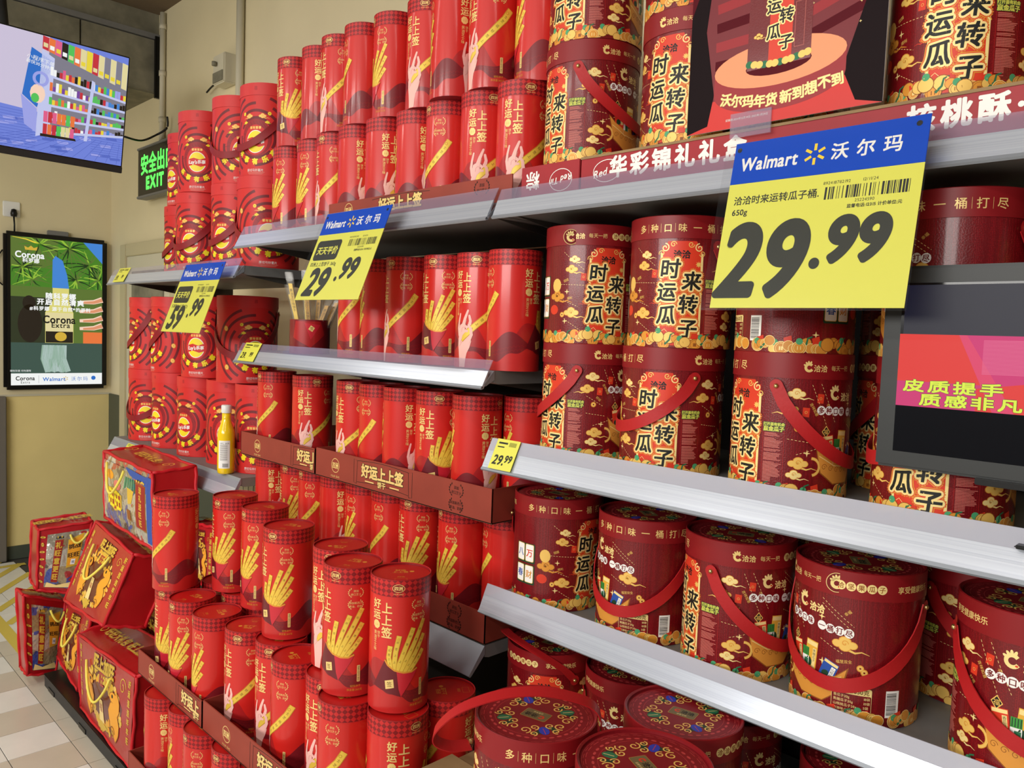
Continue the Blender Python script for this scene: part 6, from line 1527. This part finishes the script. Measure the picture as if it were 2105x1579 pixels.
            for i in range(7): A.ell(w*.085, h*(.15+.12*i), w*.03, h*.035, 'bag_gold', 3, 8, rot=rnd.uniform(0, 90)); A.text('旺', w*.085, h*(.15+.12*i), w*.05, 'bag_dark', 4, center=True)
        else:
            banner(w*.80, '送礼送旺旺', .18, .78)
            A.poly([(w*.10, h*.52), (w*.30, h*.56), (w*.46, h*.50), (w*.44, h*.30), (w*.28, h*.22), (w*.14, h*.32)], 'bag_gold', 4); A.poly([(w*.13, h*.50), (w*.30, h*.53), (w*.43, h*.48), (w*.41, h*.31), (w*.28, h*.25), (w*.16, h*.34)], 'bag_red', 5)
            A.text('旺旺', w*.28, h*.40, w*.145, 'crisp_yellow', 6, bold=w*.006, center=True)
            A.rect(w*.55, h*.22, w*.62, h*.36, 'line_brown', 4); A.rect(w*.90, h*.05, w*.99, h*.92, 'pack_blue', 2); A.poly([(w*.5, h*.93), (w*.97, h*.90), (w*.9, h*.78), (w*.6, h*.84)], 'pack_blue', 2)
            for i in range(10): A.stroke([(w*(.52+.02*i), h*.80), (w*(.5+.022*i), h*.62+h*.02*(i % 3))], w*.012, 'leaf_green' if i % 2 else 'coin_green', 3)
            A.poly([(w*.56, h*.66), (w*.68, h*.64), (w*.64, h*.46), (w*.58, h*.44)], 'bag_gold', 3.5); A.ell(w*.18, h*.72, w*.09, h*.07, 'snake_orange', 2, 12); A.ell(w*.36, h*.62, w*.08, h*.07, 'print_pink', 2, 12)
    def grid_cut():
        Va, Ta, Ma = A.arrays(); Va, Ta, Ma = cut_x(Va, Ta, Ma, w/9)
        Va = Va[:, [1, 0, 2]]; Va, Ta, Ma = cut_x(Va, Ta, Ma, h/9); Va = Va[:, [1, 0, 2]]
        A.V, A.T, A.M = [Va], [Ta], [Ma]
    grid_cut()
    def fm(Vv):
        return np.array([tuple(fp(p[0]/w, p[1]/h, 0.0022+p[2]*0.0003)) for p in Vv])
    Va, Ta, Ma = A.arrays()
    link('front_print', art_mesh('front_print', A, fm), rt)
    # print on the top gusset
    A = Art(); tw_ = (TR-TL).length; td = D.length
    A.text('旺旺大礼包' if design != 'snake' else '旺旺大礼包 旺上加旺', tw_*.52, td*.5, td*.30, 'bag_gold', 2, bold=td*.012, center=True); A.spiral(tw_*.14, td*.5, td*.22, 'bag_gold', 2, w=td*.03); A.spiral(tw_*.88, td*.5, td*.18, 'bag_gold', 2, w=td*.03)
    ex_ = (TR-TL).normalized(); ey_ = D.normalized(); upn = ex_.cross(ey_).normalized()
    link('top_print', art_mesh('top_print', A, lambda Vv: np.array([tuple(TL+ex_*p[0]+ey_*p[1]+upn*(0.0085+0.0003*p[2])) for p in Vv])), rt)
    if handle:
        hx0, hx1, hy = (.24, .66, .80) if design == 'snake' else ((.62, .98, .86) if design == 'film' else (.14, .52, .88))
        P_ = []
        for i in range(17):
            t = i/16; P_.append(fp(hx0+(hx1-hx0)*t, hy-0.38*math.sin(PI*t)**0.8*(1 if design != 'film' else .35), 0.010+0.014*math.sin(PI*t)))
        q = MB(); q.tube(P_, 0.0048, 'rope_yellow', 6); link('rope_handle', q.mesh('rope_handle'), rt)
    return rt
def cr2(P_): return [(p.x, p.y) for p in cr([Vector((a, b, 0)) for a, b in P_], 5)]
def PY(x, y, Y): return onY(x, y, Y)
# nearest bag, upright on the plinth
bag(PY(167, 1453, .945), PY(270, 1582, .93), PY(281, 1392, .935), PY(161, 1304, .95), (0.01, 0.15, 0.035), 'snake', 'red snake gift bag standing upright at the front of the bag pile')
bag(PY(118, 1349, .985), PY(160, 1420, .975), PY(188, 1264, 1.0), PY(139, 1240, 1.0), (0.0, 0.14, 0.0), 'snake', 'red snake gift bag partly hidden between clear bags and front bag')
bag(PY(133, 1234, .900), PY(213, 1287, .900), PY(275, 1141, .985), PY(198, 1072, .985), (0.02, 0.13, -0.03), 'snake', 'red snake gift bag tilted on top of the lower bags')
bag(PY(216, 1063, 1.0), PY(318, 1132, .99), PY(313, 973, 1.005), PY(214, 928, 1.01), (0.015, 0.14, 0.012), 'silver', 'clear silvery gift bag topmost beside the leftmost canister')
def PX(x, y, X): return onX(x, y, X)
bag(PX(56, 1388, -3.70), PX(114, 1384, -3.72), PX(134, 1236, -3.74), PX(48, 1224, -3.70), (-0.11, 0.0, 0.0), 'film', 'lower clear-fronted gift bag with 礼旺意更旺 banner overhanging the plinth')
bag(PX(76, 1213, -3.70), PX(150, 1219, -3.66), PX(190, 1072, -3.66), PX(80, 1090, -3.72), (-0.15, 0.01, 0.008), 'film', 'upper clear-fronted gift bag with red banner stacked on the lower one')
bag((-3.10, 1.15, 0.08), (-2.60, 1.15, 0.08), PY(335, 1246, 1.15), PY(277, 1195, 1.15), (0.0, 0.11, 0.0), 'snake', 'dark red gift bag wedged between tilted bag and the canister pile', handle=True)
bag(PY(275, 1180, 1.125), PY(345, 1232, 1.125), PY(345, 1150, 1.125), PY(268, 1110, 1.125), (0.0, 0.10, 0.0), 'film', 'gift bag lying behind the leftmost canister under the silvery bag', handle=False)
bag(PY(395, 1190, 1.13), PY(436, 1215, 1.13), PY(440, 1085, 1.13), PY(395, 1075, 1.13), (0.0, 0.10, 0.0), 'snake', 'gift bag seen in the gap between the first two top canisters', handle=False)

sticker(1174, 487, 1.212, 'round gold seal sticker on the upper leftmost bucket of right shelf')
sticker(1720, 1198, 1.212, 'round gold seal sticker on the lid of the bar-code bucket')
bpy.data.objects.remove(_to); bpy.data.curves.remove(_tc)
